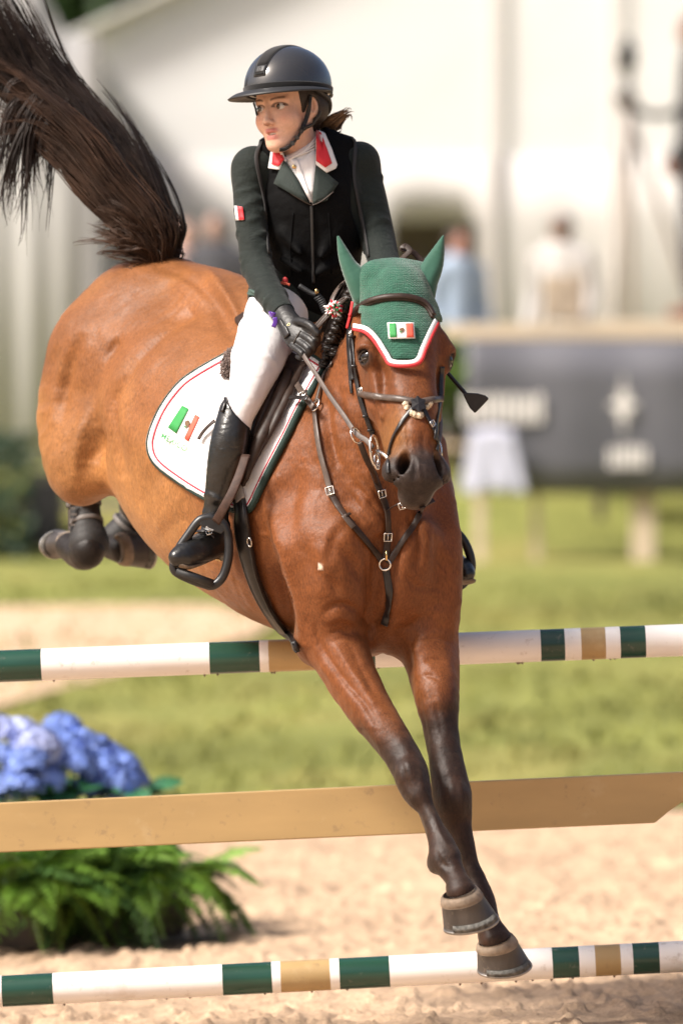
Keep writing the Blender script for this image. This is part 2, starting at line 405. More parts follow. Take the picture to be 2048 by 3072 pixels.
# ------------------------------------------------------------------ the jump
M_white = mat('white_paint', (.80, .77, .745), .32, spec=.5, noise=[(14, .04, (.3, 1, 1))], mottles=[(26, .60, (.42, .34, .28), .5), (8, .60, (.62, .54, .47), .5)], bump=(40, .1, .002))
M_green = mat('green_paint', (.012, .052, .034), .25, spec=.55, noise=[(10, .25, (.3, 1, 1))], mottles=[(30, .62, (.12, .13, .10), .5)], bump=(40, .12, .002))
M_gold = mat('gold_paint', (.405, .275, .122), .40, spec=.5, noise=[(7, .13, (.25, 1, 1))], mottles=[(24, .605, (.22, .15, .09), .5), (7, .60, (.50, .38, .22), .35)], bump=(40, .1, .002))
def pole(name, label, c0, c1, rpx, bands, ends):
    def at(u): return Q(u, c0 + (c1 - c0) * u / 2048.0, 0)
    mid = at(.5 * (ends[0] + ends[1])); t = thing(name, mid, label, 'pole'); r = R(rpx)
    xs = [ends[0]] + [b[0] for b in bands[1:]] + [ends[1]]
    for (x0, m), a, b in zip(bands, xs[:-1], xs[1:]):
        C = np.linspace(at(a), at(b), 7); V, F = tube(C, r, 40); F = F[:-2]
        mesh_obj('band', V, F, {'w': M_white, 'g': M_green, 'o': M_gold}[m], t)
    for e in ends: Vc_, Fc_ = tube([at(e) - [.004, 0, 0], at(e) + [.004, 0, 0]], r * .995, 40); mesh_obj('end_cap', Vc_, Fc_, M_white, t, False)
    return t
A = [(-282, 'w'), (-120, 'g'), (-44, 'w'), (-20, 'g')]
top_rail = pole('top_rail', 'green, white and gold striped rail the horse is clearing', 1999, 1920, 48,
    [(-300, 'w'), (-30, 'g'), (126, 'w'), (629, 'g'), (779, 'w'), (806, 'o'), (955, 'w'), (983, 'g'), (1124, 'w'), (1620, 'g'), (1692, 'w'), (1741, 'o'), (1814, 'w'), (1858, 'g'), (1934, 'w')], (-290, 2112))
low_rail = pole('low_rail', 'lowest striped rail just above the sand in front of the hooves', 2974, 2869, 47,
    [(-300, 'w'), (8, 'g'), (161, 'w'), (668, 'g'), (816, 'w'), (842, 'o'), (990, 'w'), (1018, 'g'), (1168, 'w'), (1655, 'g'), (1735, 'w'), (1783, 'o'), (1859, 'w'), (1896, 'g'), (1975, 'w')], (-290, 2112))
# plank with a cut-back end
def pl(u, top): return Q(u, (2408 - 93 * u / 2048) if top else (2557 - 92.5 * u / 2048), 0)
prof = [pl(-290, 1), pl(-290, 0) * .4 + pl(-290, 1) * .6, pl(-200, 0)] + [pl(1962, 0)] + [Q(u, v) for u, v in ((2000, 2437), (2040, 2408), (2080, 2398), (2112, 2394))] + [pl(2112, 1)]
prof = np.array(prof); nP = len(prof); V = np.concatenate([prof + [0, -.014, 0], prof + [0, .014, 0]])
F = [tuple(range(nP)), tuple(range(2 * nP - 1, nP - 1, -1))] + [(i, i + nP, (i + 1) % nP + nP, (i + 1) % nP) for i in range(nP)]
pk = bevel(mesh_obj('plank', V, F, M_gold, smooth=False), .004); tag(pk, 'plain tan gold plank hanging between the two striped rails', 'plank')
# mud drops clinging under the rails are part of them
for (tr, c0, c1, rr) in ((top_rail, 1999, 1920, 48), (low_rail, 2974, 2869, 47)):
    m = MB()
    for u in rng.uniform(0, 2000, 14):
        p = Q(u, c0 + (c1 - c0) * u / 2048 + rr, 0); m.add(*sphere(p + [0, 0, -.001], (.004, .004, rng.uniform(.003, .007)), 6, 4))
    m.obj('water_drops', mat('muddy_drop', (.16, .11, .08), .3), tr, kind='stuff')
def standard(name, X, label):
    z0 = float(gz(X, 0)); t = thing(name, (X, .12, z0), label, 'jump standard')
    bevel(MB().box((X, .12, z0 + .85), (.05, .05, .85)).obj('post', M_white, t, False), .006)
    for s in (-1, 1): bevel(MB().box((X + s * .05, .12 + s * .02, z0 + .06), (.09, .32, .035)).obj('foot', M_green, t, False), .006)
    for z in (.16, .52, 1.15): bevel(MB().box((X, .03, z0 + z), (.045, .05, .02)).obj('cup', mat('steel_cup', (.35, .35, .36), .4, .9), t, False), .004)
    bevel(MB().box((X, .12, z0 + 1.72), (.06, .06, .02)).obj('cap', M_gold, t, False), .004)
standard('jump_standard', 1.235, 'white jump standard with green feet holding the right ends of the rails')
standard('jump_standard', -1.42, 'white jump standard holding the left ends of the rails')

# ------------------------------------------------------------------ planters left of the jump
M_frond = mat('fern_leaf', (.115, .21, .028), .55, spec=.25, noise=[(5, .45)], sss=0)
M_frond2 = mat('fern_leaf_dark', (.05, .11, .02), .55, spec=.4, noise=[(5, .4)])
M_blue = mat('hydrangea_blue', (.17, .26, .62), .6, noise=[(14, .5)]); M_pale = mat('hydrangea_pale', (.40, .45, .72), .6, noise=[(12, .35)])
M_pot = mat('grey_plastic_pot', (.075, .072, .075), .6, noise=[(6, .25)]); M_leaf = mat('hydrangea_leaf', (.03, .13, .05), .45, noise=[(9, .4)])
M_soil = mat('potting_soil', (.03, .02, .014), 1)
def pot(t, c, r, h):
    a = np.linspace(0, 2 * math.pi, 28, endpoint=False); rings = [(r * .72, 0), (r * .95, h * .86), (r * 1.06, h * .87), (r * 1.06, h), (r * .93, h), (r * .9, h * .86)]
    V = np.array([[c[0] + q * math.cos(x), c[1] + q * math.sin(x), c[2] + z] for q, z in rings for x in a]); n = 28
    F = [(i * n + j, i * n + (j + 1) % n, (i + 1) * n + (j + 1) % n, (i + 1) * n + j) for i in range(5) for j in range(n)] + [tuple(range(n))[::-1]]
    o = mesh_obj('pot', V, F, M_pot, t); mesh_obj('soil', V[-n:], [tuple(range(n))], M_soil, t, False); return o
def frond_mesh(L, droop, seed):
    r = np.random.default_rng(seed); n = 15; s = np.linspace(0, 1, n); C = np.stack([L * s * (1 - .22 * droop * s), .04 * np.sin(s * 3 + seed), L * (.75 * s - (.62 + .75 * droop) * s ** 2)], 1)
    m = MB(); m.tube(C, np.linspace(.004, .0012, n), 4); T = tangents(C); k = 26
    for j in range(k):
        q = .10 + .9 * j / k; c = np.array([np.interp(q, s, C[:, a]) for a in range(3)]); t = np.array([np.interp(q, s, T[:, a]) for a in range(3)])
        w = .085 * L / .45 * math.sin(math.pi * (q * .9 + .1)) ** .8
        for sg in (-1, 1):
            d = nrm(np.array((t[0] * .5, sg, t[2] * .5 + .12 * r.standard_normal()))); b = nrm(np.cross(d, (0, 0, 1))) * .011
            e = c + d * w + [0, 0, -.25 * w]
            m.add([c, c + d * w * .4 + b, e, c + d * w * .4 - b], [(0, 1, 2, 3)])
    return np.concatenate(m.V), m.F
FR = []
for s_ in range(6):
    V, F = frond_mesh(.42 + .08 * (s_ % 3), .25 + .35 * (s_ % 4), s_); me = bpy.data.meshes.new('frond'); me.from_pydata([tuple(p) for p in V], [], F); me.update()
    me2 = me.copy(); me.materials.append(M_frond); me2.materials.append(M_frond2); FR.append((me, me2))
def fern(u, v, Y, r, h, nf, label, seed, spread=1.0):
    c = Q(u, v, Y); t = thing('fern_plant', c, label, 'fern', 'ferns in pots'); pot(t, c, r, h); q = random.Random(seed)
    for k in range(nf):
        o = link(bpy.data.objects.new('frond', FR[q.randrange(6)][0 if q.random() < .62 else 1])); o.parent = t
        a = q.uniform(0, 6.283); rr = r * .75 * math.sqrt(q.random())
        o.location = (rr * math.cos(a), rr * math.sin(a), h * .9 + q.uniform(-.02, .05)); o.rotation_euler = (q.uniform(-.25, .25), q.uniform(-.55, .25), a + q.uniform(-.5, .5)); s_ = q.uniform(.7, 1.1) * spread; o.scale = (s_, s_, s_)
    return t
fern(60, 2842, 4.35, .135, .20, 60, 'lush fern spilling from the grey pot at the left edge', 1)
fern(330, 2815, 4.6, .15, .17, 70, 'fern in the middle of the row under the tan plank', 2)
fern(470, 2805, 4.5, .14, .17, 80, 'rightmost fern with fronds trailing onto the sand', 3, .80)
def floret_head(seed, r):
    q = np.random.default_rng(seed); m = MB()
    for k in range(170):
        d = nrm(q.standard_normal(3)); d[2] = abs(d[2]) * .9 + d[2] * .1; d = nrm(d); c = d * r * q.uniform(.86, 1.06) * [1, 1, .82]
        x = nrm(np.cross(d, q.standard_normal(3))); y = np.cross(d, x); p = .013 * q.uniform(.8, 1.3)
        for a, b in ((x, y), (y, -x), (-x, -y), (-y, x)):
            m.add([c, c + (a + b * .6) * p + d * .003, c + a * p * 1.5 + d * .006, c + (a - b * .6) * p + d * .003], [(0, 1, 2, 3)])
    return np.concatenate(m.V), m.F
HD = []
for s_ in range(3):
    V, F = floret_head(40 + s_, .085)
    for mm in (M_blue, M_pale):
        me = bpy.data.meshes.new('flower_head'); me.from_pydata([tuple(p) for p in V], [], F); me.update(); me.materials.append(mm); HD.append(me)
lv = MB(); 
for k in range(1):
    s_ = np.linspace(0, 1, 6); w = .045 * np.sin(math.pi * (.08 + .9 * s_)) ** .7
    V = np.concatenate([np.stack([s_ * .14, w, .02 * np.sin(3 * s_) + .008], 1), np.stack([s_ * .14, w * 0, .02 * np.sin(3 * s_)], 1), np.stack([s_ * .14, -w, .02 * np.sin(3 * s_) + .008], 1)])
    F = [(i, i + 1, i + 7, i + 6) for i in range(5)] + [(i + 6, i + 7, i + 13, i + 12) for i in range(5)]
leaf_me = bpy.data.meshes.new('leaf'); leaf_me.from_pydata([tuple(p) for p in V], [], F); leaf_me.update(); leaf_me.materials.append(M_leaf)
def hydrangea(u, v, Y, heads, label, seed):
    c = Q(u, v, Y); c[2] = float(gz(c[0], Y)); q = random.Random(seed); t = thing('hydrangea_plant', c, label, 'hydrangea', 'blue hydrangeas behind the plank'); pot(t, c, .17, .34)
    for (hu, hv, hy, pale) in heads:
        p = Q(hu - 8, hv + 14, Y + hy); o = link(bpy.data.objects.new('flower_head', HD[q.randrange(3) * 2 + pale])); o.parent = t; o.location = Vector(p - c); o.rotation_euler = (q.uniform(-.4, .4), q.uniform(-.4, .4), q.uniform(0, 6)); s_ = q.uniform(.85, 1.15); o.scale = (s_, s_, s_)
        C = spline([c + [0, 0, .3], (c + p) / 2 + [0, 0, .05], p], 6); mesh_obj('stem', *tube(C, .006, 5), M_leaf, t)
    for k in range(46):
        o = link(bpy.data.objects.new('leaf', leaf_me)); o.parent = t; a = q.uniform(0, 6.283); rr = q.uniform(.03, .2)
        o.location = (rr * math.cos(a), rr * math.sin(a), q.uniform(.34, .60)); o.rotation_euler = (q.uniform(-.5, .5), q.uniform(-.4, .5), a); s_ = q.uniform(.7, 1.3); o.scale = (s_, s_, s_)
hydrangea(20, 2700, 4.9, [(0, 2195, 0, 1), (70, 2205, .05, 1), (120, 2240, -.1, 1), (20, 2270, -.15, 0), (90, 2290, -.18, 0), (-60, 2240, 0, 0), (60, 2360, -.2, 0), (-50, 2340, -.1, 0)], 'hydrangea with pale lilac blue heads at the left edge', 5)
hydrangea(200, 2690, 5.0, [(165, 2205, .05, 0), (205, 2235, -.05, 0), (150, 2270, -.12, 0), (225, 2290, -.12, 0), (130, 2330, -.2, 0), (255, 2225, .1, 0), (200, 2180, .15, 0)], 'deep blue hydrangea in the middle of the flowers', 6)
hydrangea(345, 2680, 5.1, [(290, 2255, 0, 0), (340, 2265, .05, 0), (375, 2290, 0, 0), (310, 2310, -.1, 0), (360, 2350, -.12, 0), (280, 2360, -.15, 0), (390, 2330, .1, 0)], 'deep blue hydrangea at the right end of the flowers', 7)

# ------------------------------------------------------------------ behind: deck with banner, tents, people, trees
M_canvas = mat('white_tent_canvas', (.80, .79, .775), .75, noise=[(.5, .03)], bump=[(1.2, .3, .05)])
M_canvas2 = mat('shaded_canvas', (.63, .605, .575), .75, noise=[(.5, .05)])  # white canvas again, greyed so the side wall's shade sits in its colour
M_wallc = mat('shaded_wall_canvas', (.50, .49, .485), .75, noise=[(.8, .06, (3, 3, .3))], bump=[(1.5, .4, .08, (2, 2, .2))])  # left tent canvas, its shade put into a greyer colour
M_tan = mat('tan_timber', (.58, .47, .35), .7, noise=[(4, .15, (.2, 1, 1))]); M_banner = mat('charcoal_banner', (.115, .115, .135), .6, noise=[(1.2, .15)])  # banner lightened, distance haze put into its colour
M_print = mat('pale_print', (.78, .74, .72), .7); M_brown = mat('dull_brown', (.10, .075, .06), .8, noise=[(1.5, .3)])  # the second is a plain dull brown for stems, legs and tripod head
def BX(name, u0, v0, u1, v1, Y, dY, m, parent=None, bev=.01):
    a, b = Q(u0, v0, Y), Q(u1, v1, Y); c = (a + b) / 2 + [0, dY / 2, 0]; h = np.abs(b - a) / 2; h[1] = dY / 2
    return bevel(MB().box(c, h).obj(name, m, parent, False), bev)
# deck: floor, front boards, rail, banner
YB = 30.0
deck = thing('spectator_deck', Q(1700, 1690, YB + 1), 'raised timber deck with tan rail behind the dark banner', 'deck')
BX('floor', 1330, 1348, 2900, 1330, YB + 2.6, 5.0, M_tan, deck)
BX('top_rail', 1325, 972, 2900, 1018, YB - .02, .14, M_tan, deck)
for u, w in ((1440, 16), (1608, 12), (1930, 34), (2300, 30), (2700, 30)):
    g = gz(Q(u, 1600, YB)[0], YB); vb = VH + (HC - g) * FPX / (D0 + YB) + 4
    BX('post', u - w, 1000, u + w, vb, YB + .05, .12, M_tan, deck)
M_dark = mat('dark_under_deck', (.05, .045, .045), .9)
bn = thing('banner', Q(1720, 1480, YB), 'long charcoal banner with a pale star hung along the deck', 'banner')
nb = 60; xs = np.linspace(1400, 2900, nb); V = []
for u in xs:
    for v in (1020, 1140, 1260, 1380, 1480): V.append(Q(u, v, YB - .05 + .012 * math.sin(u * .021) + .008 * math.sin(v * .02 + u * .01)))
F = [(i * 5 + j, (i + 1) * 5 + j, (i + 1) * 5 + j + 1, i * 5 + j + 1) for i in range(nb - 1) for j in range(4)]
o = mesh_obj('cloth', V, F, M_banner, bn); sm = o.modifiers.new('thick', 'SOLIDIFY'); sm.thickness = .006
def star(cu, cv, ru, rv, n, Y):
    P = []
    for i in range(2 * n):
        a = math.pi * i / n; k = 1.0 if i % (2 * n // 4) == 0 else (.62 if i % 2 == 0 else .34)
        P.append(Q(cu + ru * k * math.sin(a), cv - rv * k * math.cos(a), Y))
    return P
P = star(1868, 1215, 48, 105, 8, YB - .085); mesh_obj('star_emblem', P, [tuple(range(len(P)))], M_print, bn, False)
def strokes(name, u0, v0, u1, v1, n, Y, parent, seed):
    q = random.Random(seed); m = MB(); st_ = (u1 - u0) / n
    for i in range(n):
        a = Q(u0 + i * st_ + st_ * .12, v0 + q.uniform(0, .12) * (v1 - v0), Y); b = Q(u0 + (i + .8) * st_, v1, Y); m.box((a + b) / 2, (abs(b[0] - a[0]) / 2, .003, abs(b[2] - a[2]) / 2))
    return m.obj(name, M_print, parent, False)
strokes('lettering', 1385, 1180, 1630, 1268, 9, YB - .09, bn, 1); strokes('lettering', 1822, 1336, 1942, 1402, 5, YB - .09, bn, 2)
# pale cloth hanging low in front of the banner
m = []
for i in range(13):
    for j in range(9):
        t, s_ = i / 12, j / 8; u = 1478 + (t - .5) * (120 + 85 * s_); m.append(Q(u, 1285 + 195 * s_ + 6 * math.sin(t * 9), YB - .16 + .025 * math.sin(t * 17) * s_))
F = [(i * 9 + j, (i + 1) * 9 + j, (i + 1) * 9 + j + 1, i * 9 + j + 1) for i in range(12) for j in range(8)]
o = mesh_obj('hanging_cloth', m, F, mat('lavender_white_cloth', (.56, .57, .70), .8, noise=[(4, .12)])); o.modifiers.new('t', 'SOLIDIFY').thickness = .012; tag(o, 'pale lavender white cloth hanging over the left end of the banner', 'cloth')
bush_m = mat('bush_leaf', (.10, .17, .03), .6, noise=[(3, .5)])
def leaf_cloud(n, c, r, size, seed, squash=(1, 1, 1)):
    q = np.random.default_rng(seed); cl = q.standard_normal((max(8, n // 120), 3)); cl = cl / np.linalg.norm(cl, axis=1)[:, None] * q.uniform(.45, 1, (len(cl), 1)) * r * np.array(squash)
    ci = q.integers(0, len(cl), n); P = cl[ci] + q.standard_normal((n, 3)) * r * .17; P = P + c
    a = nrows(q.standard_normal((n, 3))); b = nrows(np.cross(a, q.standard_normal((n, 3)))); s_ = size * q.uniform(.6, 1.3, (n, 1))
    V = np.stack([P - a * s_, P + b * s_ * .5, P + a * s_, P - b * s_ * .5], 1).reshape(-1, 3)
    return V, np.arange(4 * n).reshape(n, 4)
def tree(name, c, H_, r, n, label, seed, mt, group=None):
    t = thing(name, c, label, 'tree' if H_ > 3 else 'bush', group); c = np.array(c)
    C = spline([c, c + [.1, 0, H_ * .35], c + [-.1, .1, H_ * .7]], 8); m = MB(); m.tube(C, np.linspace(H_ * .03, H_ * .01, 8), 8)
    q = random.Random(seed)
    for k in range(6):
        a = q.uniform(0, 6.28); s0 = C[q.randrange(3, 7)]; m.tube(spline([s0, s0 + [math.cos(a) * r * .4, math.sin(a) * r * .4, r * .35], s0 + [math.cos(a) * r * .8, math.sin(a) * r * .8, r * .5]], 6), np.linspace(H_ * .011, H_ * .004, 6), 6)
    m.obj('trunk', mat('bark', (.09, .065, .045), .9), t); V, F = leaf_cloud(n, c + [0, 0, H_ * .68], r, .16 * (H_ / 8) ** .5, seed, (1, 1, .75)); mesh_obj('crown', V, F, mt, t, False)
M_tree = mat('tree_leaf', (.035, .075, .018), .6, noise=[(.6, .5)])
g_ = lambda u, Y: (lambda p: (p[0], Y, float(gz(p[0], Y))))(Q(u, 1500, Y))
tree('broadleaf_tree', g_(260, 78), 12.5, 4.2, 16000, 'dark green tree showing between the two white tents', 3, M_tree, 'trees behind the tents')
tree('broadleaf_tree', g_(-900, 84), 13, 4.4, 6000, 'dark tree behind the left tent, left of the gap', 4, M_tree, 'trees behind the tents')
tree('broadleaf_tree', g_(1500, 95), 11, 4.4, 5000, 'dark tree hidden behind the big white tent', 8, M_tree, 'trees behind the tents')
tree('bush', g_(1350, 33), 1.3, .55, 1500, 'green bush at the left end of the banner beside the horse head', 5, bush_m)
# big white tent
YT = 42.0; tent = thing('marquee_tent', Q(1500, 1500, YT), 'big white marquee filling the background behind the rider', 'tent')
def poly(name, pts, m, parent, th=.03):
    V = np.array(pts); n = len(V); V2 = V + [0, th, 0]
    return mesh_obj(name, np.concatenate([V, V2]), [tuple(range(n)), tuple(range(2 * n - 1, n - 1, -1))] + [(i, i + n, (i + 1) % n + n, (i + 1) % n) for i in range(n)], m, parent, False)
poly('gable_panel', [Q(195, 480, YT), Q(195, 118, YT), Q(2884, -1120, YT), Q(5600, 118, YT), Q(5600, 480, YT)], M_canvas, tent)
V = []   # roof slopes running back
for (u, v) in ((190, 122), (2884, -1124), (5605, 122)):
    for dy in (-.25, 22): V.append(Q(u, v, YT) + [0, dy, .03])
mesh_obj('roof', V, [(0, 2, 3, 1), (2, 4, 5, 3)], M_canvas, tent, False).modifiers.new('t', 'SOLIDIFY').thickness = .04
V = []; us = np.linspace(240, 5600, 150)
for i, u in enumerate(us):
    for v in (470, 668, 1560): V.append(Q(u, v, YT + .06) + [0, -.09 + .012 * math.sin(i * 1.1) + .010 * math.sin(i * .37), 0])
keepf = [(3 * i, 3 * i + 3, 3 * i + 4, 3 * i + 1) for i in range(149)] + [(3 * i + 1, 3 * i + 4, 3 * i + 5, 3 * i + 2) for i in range(149) if not (1150 < us[i] < 1400)]
mesh_obj('side_wall', V, keepf, M_canvas2, tent).modifiers.new('t', 'SOLIDIFY').thickness = .02
BX('doorway_shade_panel', 1150, 650, 1440, 1560, YT + 1.0, .1, mat('doorway_shade', (.24, .20, .18), .9), tent)  # dark panel painted in place of the shade inside the tent
for u, w in ((1478, 11), (1838, 9), (2600, 11)): BX('upright', u - w, -900, u + w, 1500, YT - .10, .03, mat('grey_upright', (.74, .69, .65), .6), tent)
# left tent
YL = 37.0; tl = thing('side_tent', Q(0, 1500, YL), 'smaller white tent with shade-greyed walls at the left behind the horse tail', 'tent')
V = []; us = np.linspace(-1600, 262, 90)
for i, u in enumerate(us):
    vt = 108 if u > 196 else max(108 - (196 - u) * 2.0, -600)
    for v in (vt, 600, 1640): V.append(Q(u, v, YL) + [0, .025 * math.sin(i * 1.3) + .03 * math.sin(i * .5 + 1), 0])
mesh_obj('front_wall', V, [(3 * i + j, 3 * i + 3 + j, 3 * i + 4 + j, 3 * i + 1 + j) for i in range(89) for j in (0, 1)], M_wallc, tl).modifiers.new('t', 'SOLIDIFY').thickness = .03
V = [Q(262, v, YL) + [0, dy, 0] for v in (108, 1640) for dy in (0, 8)]; mesh_obj('end_wall', V, [(0, 1, 3, 2)], M_wallc, tl, False).modifiers.new('t', 'SOLIDIFY').thickness = .03
BX('corner_post', 255, 110, 300, 1640, YL - .1, .16, mat('grey_post', (.30, .29, .29), .6), tl)
# low dark things at the foot of the left tent
def hedge(name, u0, u1, v0, v1, Y, label, mt, seed):
    c = (Q(u0, v0, Y) + Q(u1, v1, Y)) / 2; hx, hz = abs(Q(u1, v0, Y)[0] - Q(u0, v0, Y)[0]) / 2, abs(Q(u0, v0, Y)[2] - Q(u0, v1, Y)[2]) / 2; q = np.random.default_rng(seed)
    t = thing(name, c - [0, 0, hz], label, 'hedge'); n = 3500
    P = c + q.uniform(-1, 1, (n, 3)) * [hx, .3, hz]; a = nrows(q.standard_normal((n, 3))); b = nrows(np.cross(a, q.standard_normal((n, 3)))); s_ = .05 * q.uniform(.6, 1.3, (n, 1))
    mesh_obj('foliage', np.stack([P - a * s_, P + b * s_ * .6, P + a * s_, P - b * s_ * .6], 1).reshape(-1, 3), np.arange(4 * n).reshape(n, 4), mt, t, False)
    m = MB(); [m.tube(spline([c + [x * hx, 0, -hz], c + [x * hx, .05, 0], c + [x * hx + .1, 0, hz * .7]], 5), .02, 6) for x in np.linspace(-.8, .8, 5)]; m.obj('stems', M_brown, t)
hedge('clipped_hedge', -700, 96, 1300, 1700, 30.5, 'dark green clipped hedge at the left edge behind the horse', mat('hedge_leaf', (.03, .06, .03), .6, noise=[(2, .4)]), 4)
eq = thing('equipment_case', Q(140, 1640, 31), 'dark equipment case on the grass behind the hind hooves', 'case')
BX('case_body', 80, 1430, 190, 1640, 31, .5, mat('dark_case', (.035, .033, .035), .5), eq, .02); BX('case_lid', 76, 1412, 194, 1428, 30.98, .54, mat('dark_case_lid', (.05, .048, .05), .5), eq, .02); BX('latch', 128, 1425, 142, 1445, 30.96, .02, mat('latch_metal', (.5, .5, .5), .3, 1), eq, .003)
wl = thing('low_boarding', Q(330, 1650, 32), 'low grey brown boarding on the bank seen between hind leg and belly', 'boarding')
for k in range(9): BX('board', -500 + k * 130, 1500, -500 + k * 130 + 124, 1690, 32, .05, mat('weathered_board', (.20, .17, .14), .85, noise=[(5, .25, (1, 1, .2))]), wl)
# --- people far behind, out of focus
def person(name, u, vtop, Y, floor_z, label, shirt, trousers, hair, skin=(.42, .22, .15), face=-90, hat=None, arms='down', group='people watching behind the fence'):
    p = Q(u, vtop, Y); Hh = p[2] - floor_z; s = Hh / 1.75; b = np.array((p[0], Y, floor_z)); fa = math.radians(face); f = np.array((math.cos(fa), math.sin(fa), 0)); r = np.array((-f[1], f[0], 0)); z = np.array((0, 0, 1.))
    L = lambda x, y, h: b + s * (r * x + f * y + z * h)
    t = thing(name, b, label, 'person', group)
    def arm(S, sg, rs, a0=0, k=.02):
        if arms == 'up' : pts = [(.19, 0, 1.42), (.24, .18, 1.22), (.10, .48, 1.36)]
        else: pts = [(.20, 0, 1.42), (.25, -.02, 1.13), (.23, .12, .90)]
        S.chain([(L(sg * x, y, h), q) for (x, y, h), q in zip(pts, rs)], r, k)
    B = SDF(b - [.55 * s, .55 * s, .02], b + [.55 * s, .55 * s, Hh + .06], .022)
    B.ell(L(0, .01, 1.63), (r, f, z), (.075 * s, .095 * s, .115 * s), .02); B.eseg(L(0, -.01, 1.45), L(0, 0, 1.56), r, .055 * s, .05 * s, .03); B.ell(L(0, .10, 1.61), (r, f, z), (.014 * s, .02 * s, .025 * s), .02)
    B.chain([(L(0, 0, 1.42), (.17 * s, .09 * s)), (L(0, 0, 1.15), (.14 * s, .09 * s)), (L(0, 0, .95), (.16 * s, .1 * s))], r, .03)
    for sg in (-1, 1):
        arm(B, sg, (.045 * s, .036 * s, .03 * s)); B.chain([(L(sg * .09, 0, .93), .08 * s), (L(sg * .10, .02, .5), .055 * s), (L(sg * .10, -.01, .08), .04 * s)], r, .02); B.eseg(L(sg * .10, -.03, .04), L(sg * .11, .14, .03), r, .04 * s, .03 * s, .03)
        e = (.23, .14, .86) if arms == 'down' else (.08, .55, 1.38); B.ell(L(sg * e[0], e[1], e[2]), (r, f, z), (.03 * s, .045 * s, .06 * s), .02)
    mesh_obj('body', *B.mesh(), mat('skin_' + name, skin, .55), t)
    S = SDF(b - [.55 * s, .55 * s, 0], b + [.55 * s, .55 * s, Hh], .022)
    S.chain([(L(0, 0, 1.44), (.18 * s, .10 * s)), (L(0, 0, 1.15), (.165 * s, .115 * s)), (L(0, 0, .90), (.18 * s, .125 * s))], r, .03)
    for sg in (-1, 1): arm(S, sg, (.065 * s, .055 * s, .042 * s), k=.03)
    mesh_obj('shirt', *S.mesh(), mat('shirt_' + name, shirt, .8, bump=(9, .5, .02)), t)
    S = SDF(b - [.4 * s, .4 * s, 0], b + [.4 * s, .4 * s, Hh], .022)
    for sg in (-1, 1): S.chain([(L(sg * .085, 0, .93), .10 * s), (L(sg * .10, .02, .5), .075 * s), (L(sg * .10, 0, .10), .06 * s)], r, .03)
    mesh_obj('trousers', *S.mesh(), mat('trousers_' + name, trousers, .8), t)
    S = SDF(b + [-.3 * s, -.3 * s, Hh * .8], b + [.3 * s, .3 * s, Hh + .05], .016)
    S.ell(L(0, -.02, 1.665), (r, f, z), (.085 * s, .10 * s, .095 * s), .01)
    if hat: S.eseg(L(0, .06, 1.685), L(0, .17, 1.67), r, (.07 * s, .012), (.06 * s, .01), .01)
    else: S.ell(L(0, .10, 1.60), (r, f, z), (.085 * s, .07 * s, .085 * s), .01, 'sub')
    mesh_obj('cap' if hat else 'hair', *S.mesh(), mat('hair_' + name, hat or hair, .7), t)
    return t
DZ = 2.0
person('person', 1374, 690, 33.5, DZ, 'blurred man in a light blue shirt standing behind the horse ear', (.42, .52, .66), (.25, .24, .24), (.05, .035, .03), (.36, .17, .12), -60)
person('person', 1682, 640, 33.0, DZ, 'blurred person in grey wearing a dark cap near the tent upright', (.46, .44, .43), (.40, .34, .28), (.05, .04, .04), (.40, .24, .17), -120, hat=(.24, .23, .23))
person('person', 552, 660, 36.0, DZ, 'blurred person in a faded pink shirt behind the horse croup', (.62, .42, .38), (.15, .15, .17), (.10, .06, .05), (.5, .3, .23), -60)
person('person', 648, 640, 35.0, DZ, 'blurred person in dark clothes just left of the rider arm', (.05, .05, .06), (.07, .07, .08), (.04, .03, .03), (.4, .25, .2), -110)
BX_ch = thing('wicker_chair', Q(1690, 1340, 31.6), 'brown chair back in front of the person with the dark cap', 'chair')
BX('backrest', 1626, 822, 1752, 962, 31.6, .06, mat('brown_wicker', (.42, .34, .26), .8, noise=[(14, .3)]), BX_ch, .03); BX('seat', 1626, 1130, 1752, 1150, 31.1, .5, mat('brown_wicker_seat', (.28, .20, .14), .8), BX_ch)
for u in (1636, 1742):
    for y in (31.15, 31.6): BX('leg', u - 6, 960, u + 6, 1335, y, .04, M_brown, BX_ch)
# camera platform, tripod, video camera and its operator at the right edge
plat = thing('camera_platform', Q(2100, 1600, 28), 'raised platform for the television camera behind the banner', 'platform')
YC = 31.5; zc = Q(0, 955, YC)[2]
BX('platform_floor', 1780, 962, 2700, 985, YC - .7, 1.9, M_tan, plat)
for u in (1800, 2200, 2650):
    for y in (YC - .6, YC + 1.0): BX('platform_leg', u - 14, 985, u + 14, 1560, y, .07, M_brown, plat)
M_blackp = mat('black_plastic', (.018, .018, .019), .45); M_legs = mat('tripod_grey', (.48, .42, .38), .5); M_steel_dk = mat('dark_grey_metal', (.10, .10, .105), .4, .6)
tp = thing('tripod', Q(1880, 955, YC), 'tall grey camera tripod with spread legs at the right edge', 'tripod')
ap = Q(1880, 318, YC)
for (u, dy) in ((1835, -.35), (2085, .1), (1905, .55)):
    f = Q(u, 955, YC) + [0, dy, 0]; mesh_obj('leg', *tube([ap, (ap * .5 + f * .5), f], [.035, .03, .018], 8), M_legs, tp)
mesh_obj('column', *tube([ap + [0, 0, -.5], ap + [0, 0, .18]], .045, 10), M_steel_dk, tp); mesh_obj('head', *sphere(ap + [0, 0, .03], (.09, .08, .07)), M_brown, tp)
mesh_obj('pan_bar', *tube(spline([Q(1845, 285, YC), Q(1885, 312, YC), Q(1930, 340, YC), Q(1985, 346, YC), Q(2030, 330, YC), Q(2058, 275, YC), Q(2066, 230, YC)], 24), .034, 8), M_blackp, tp)
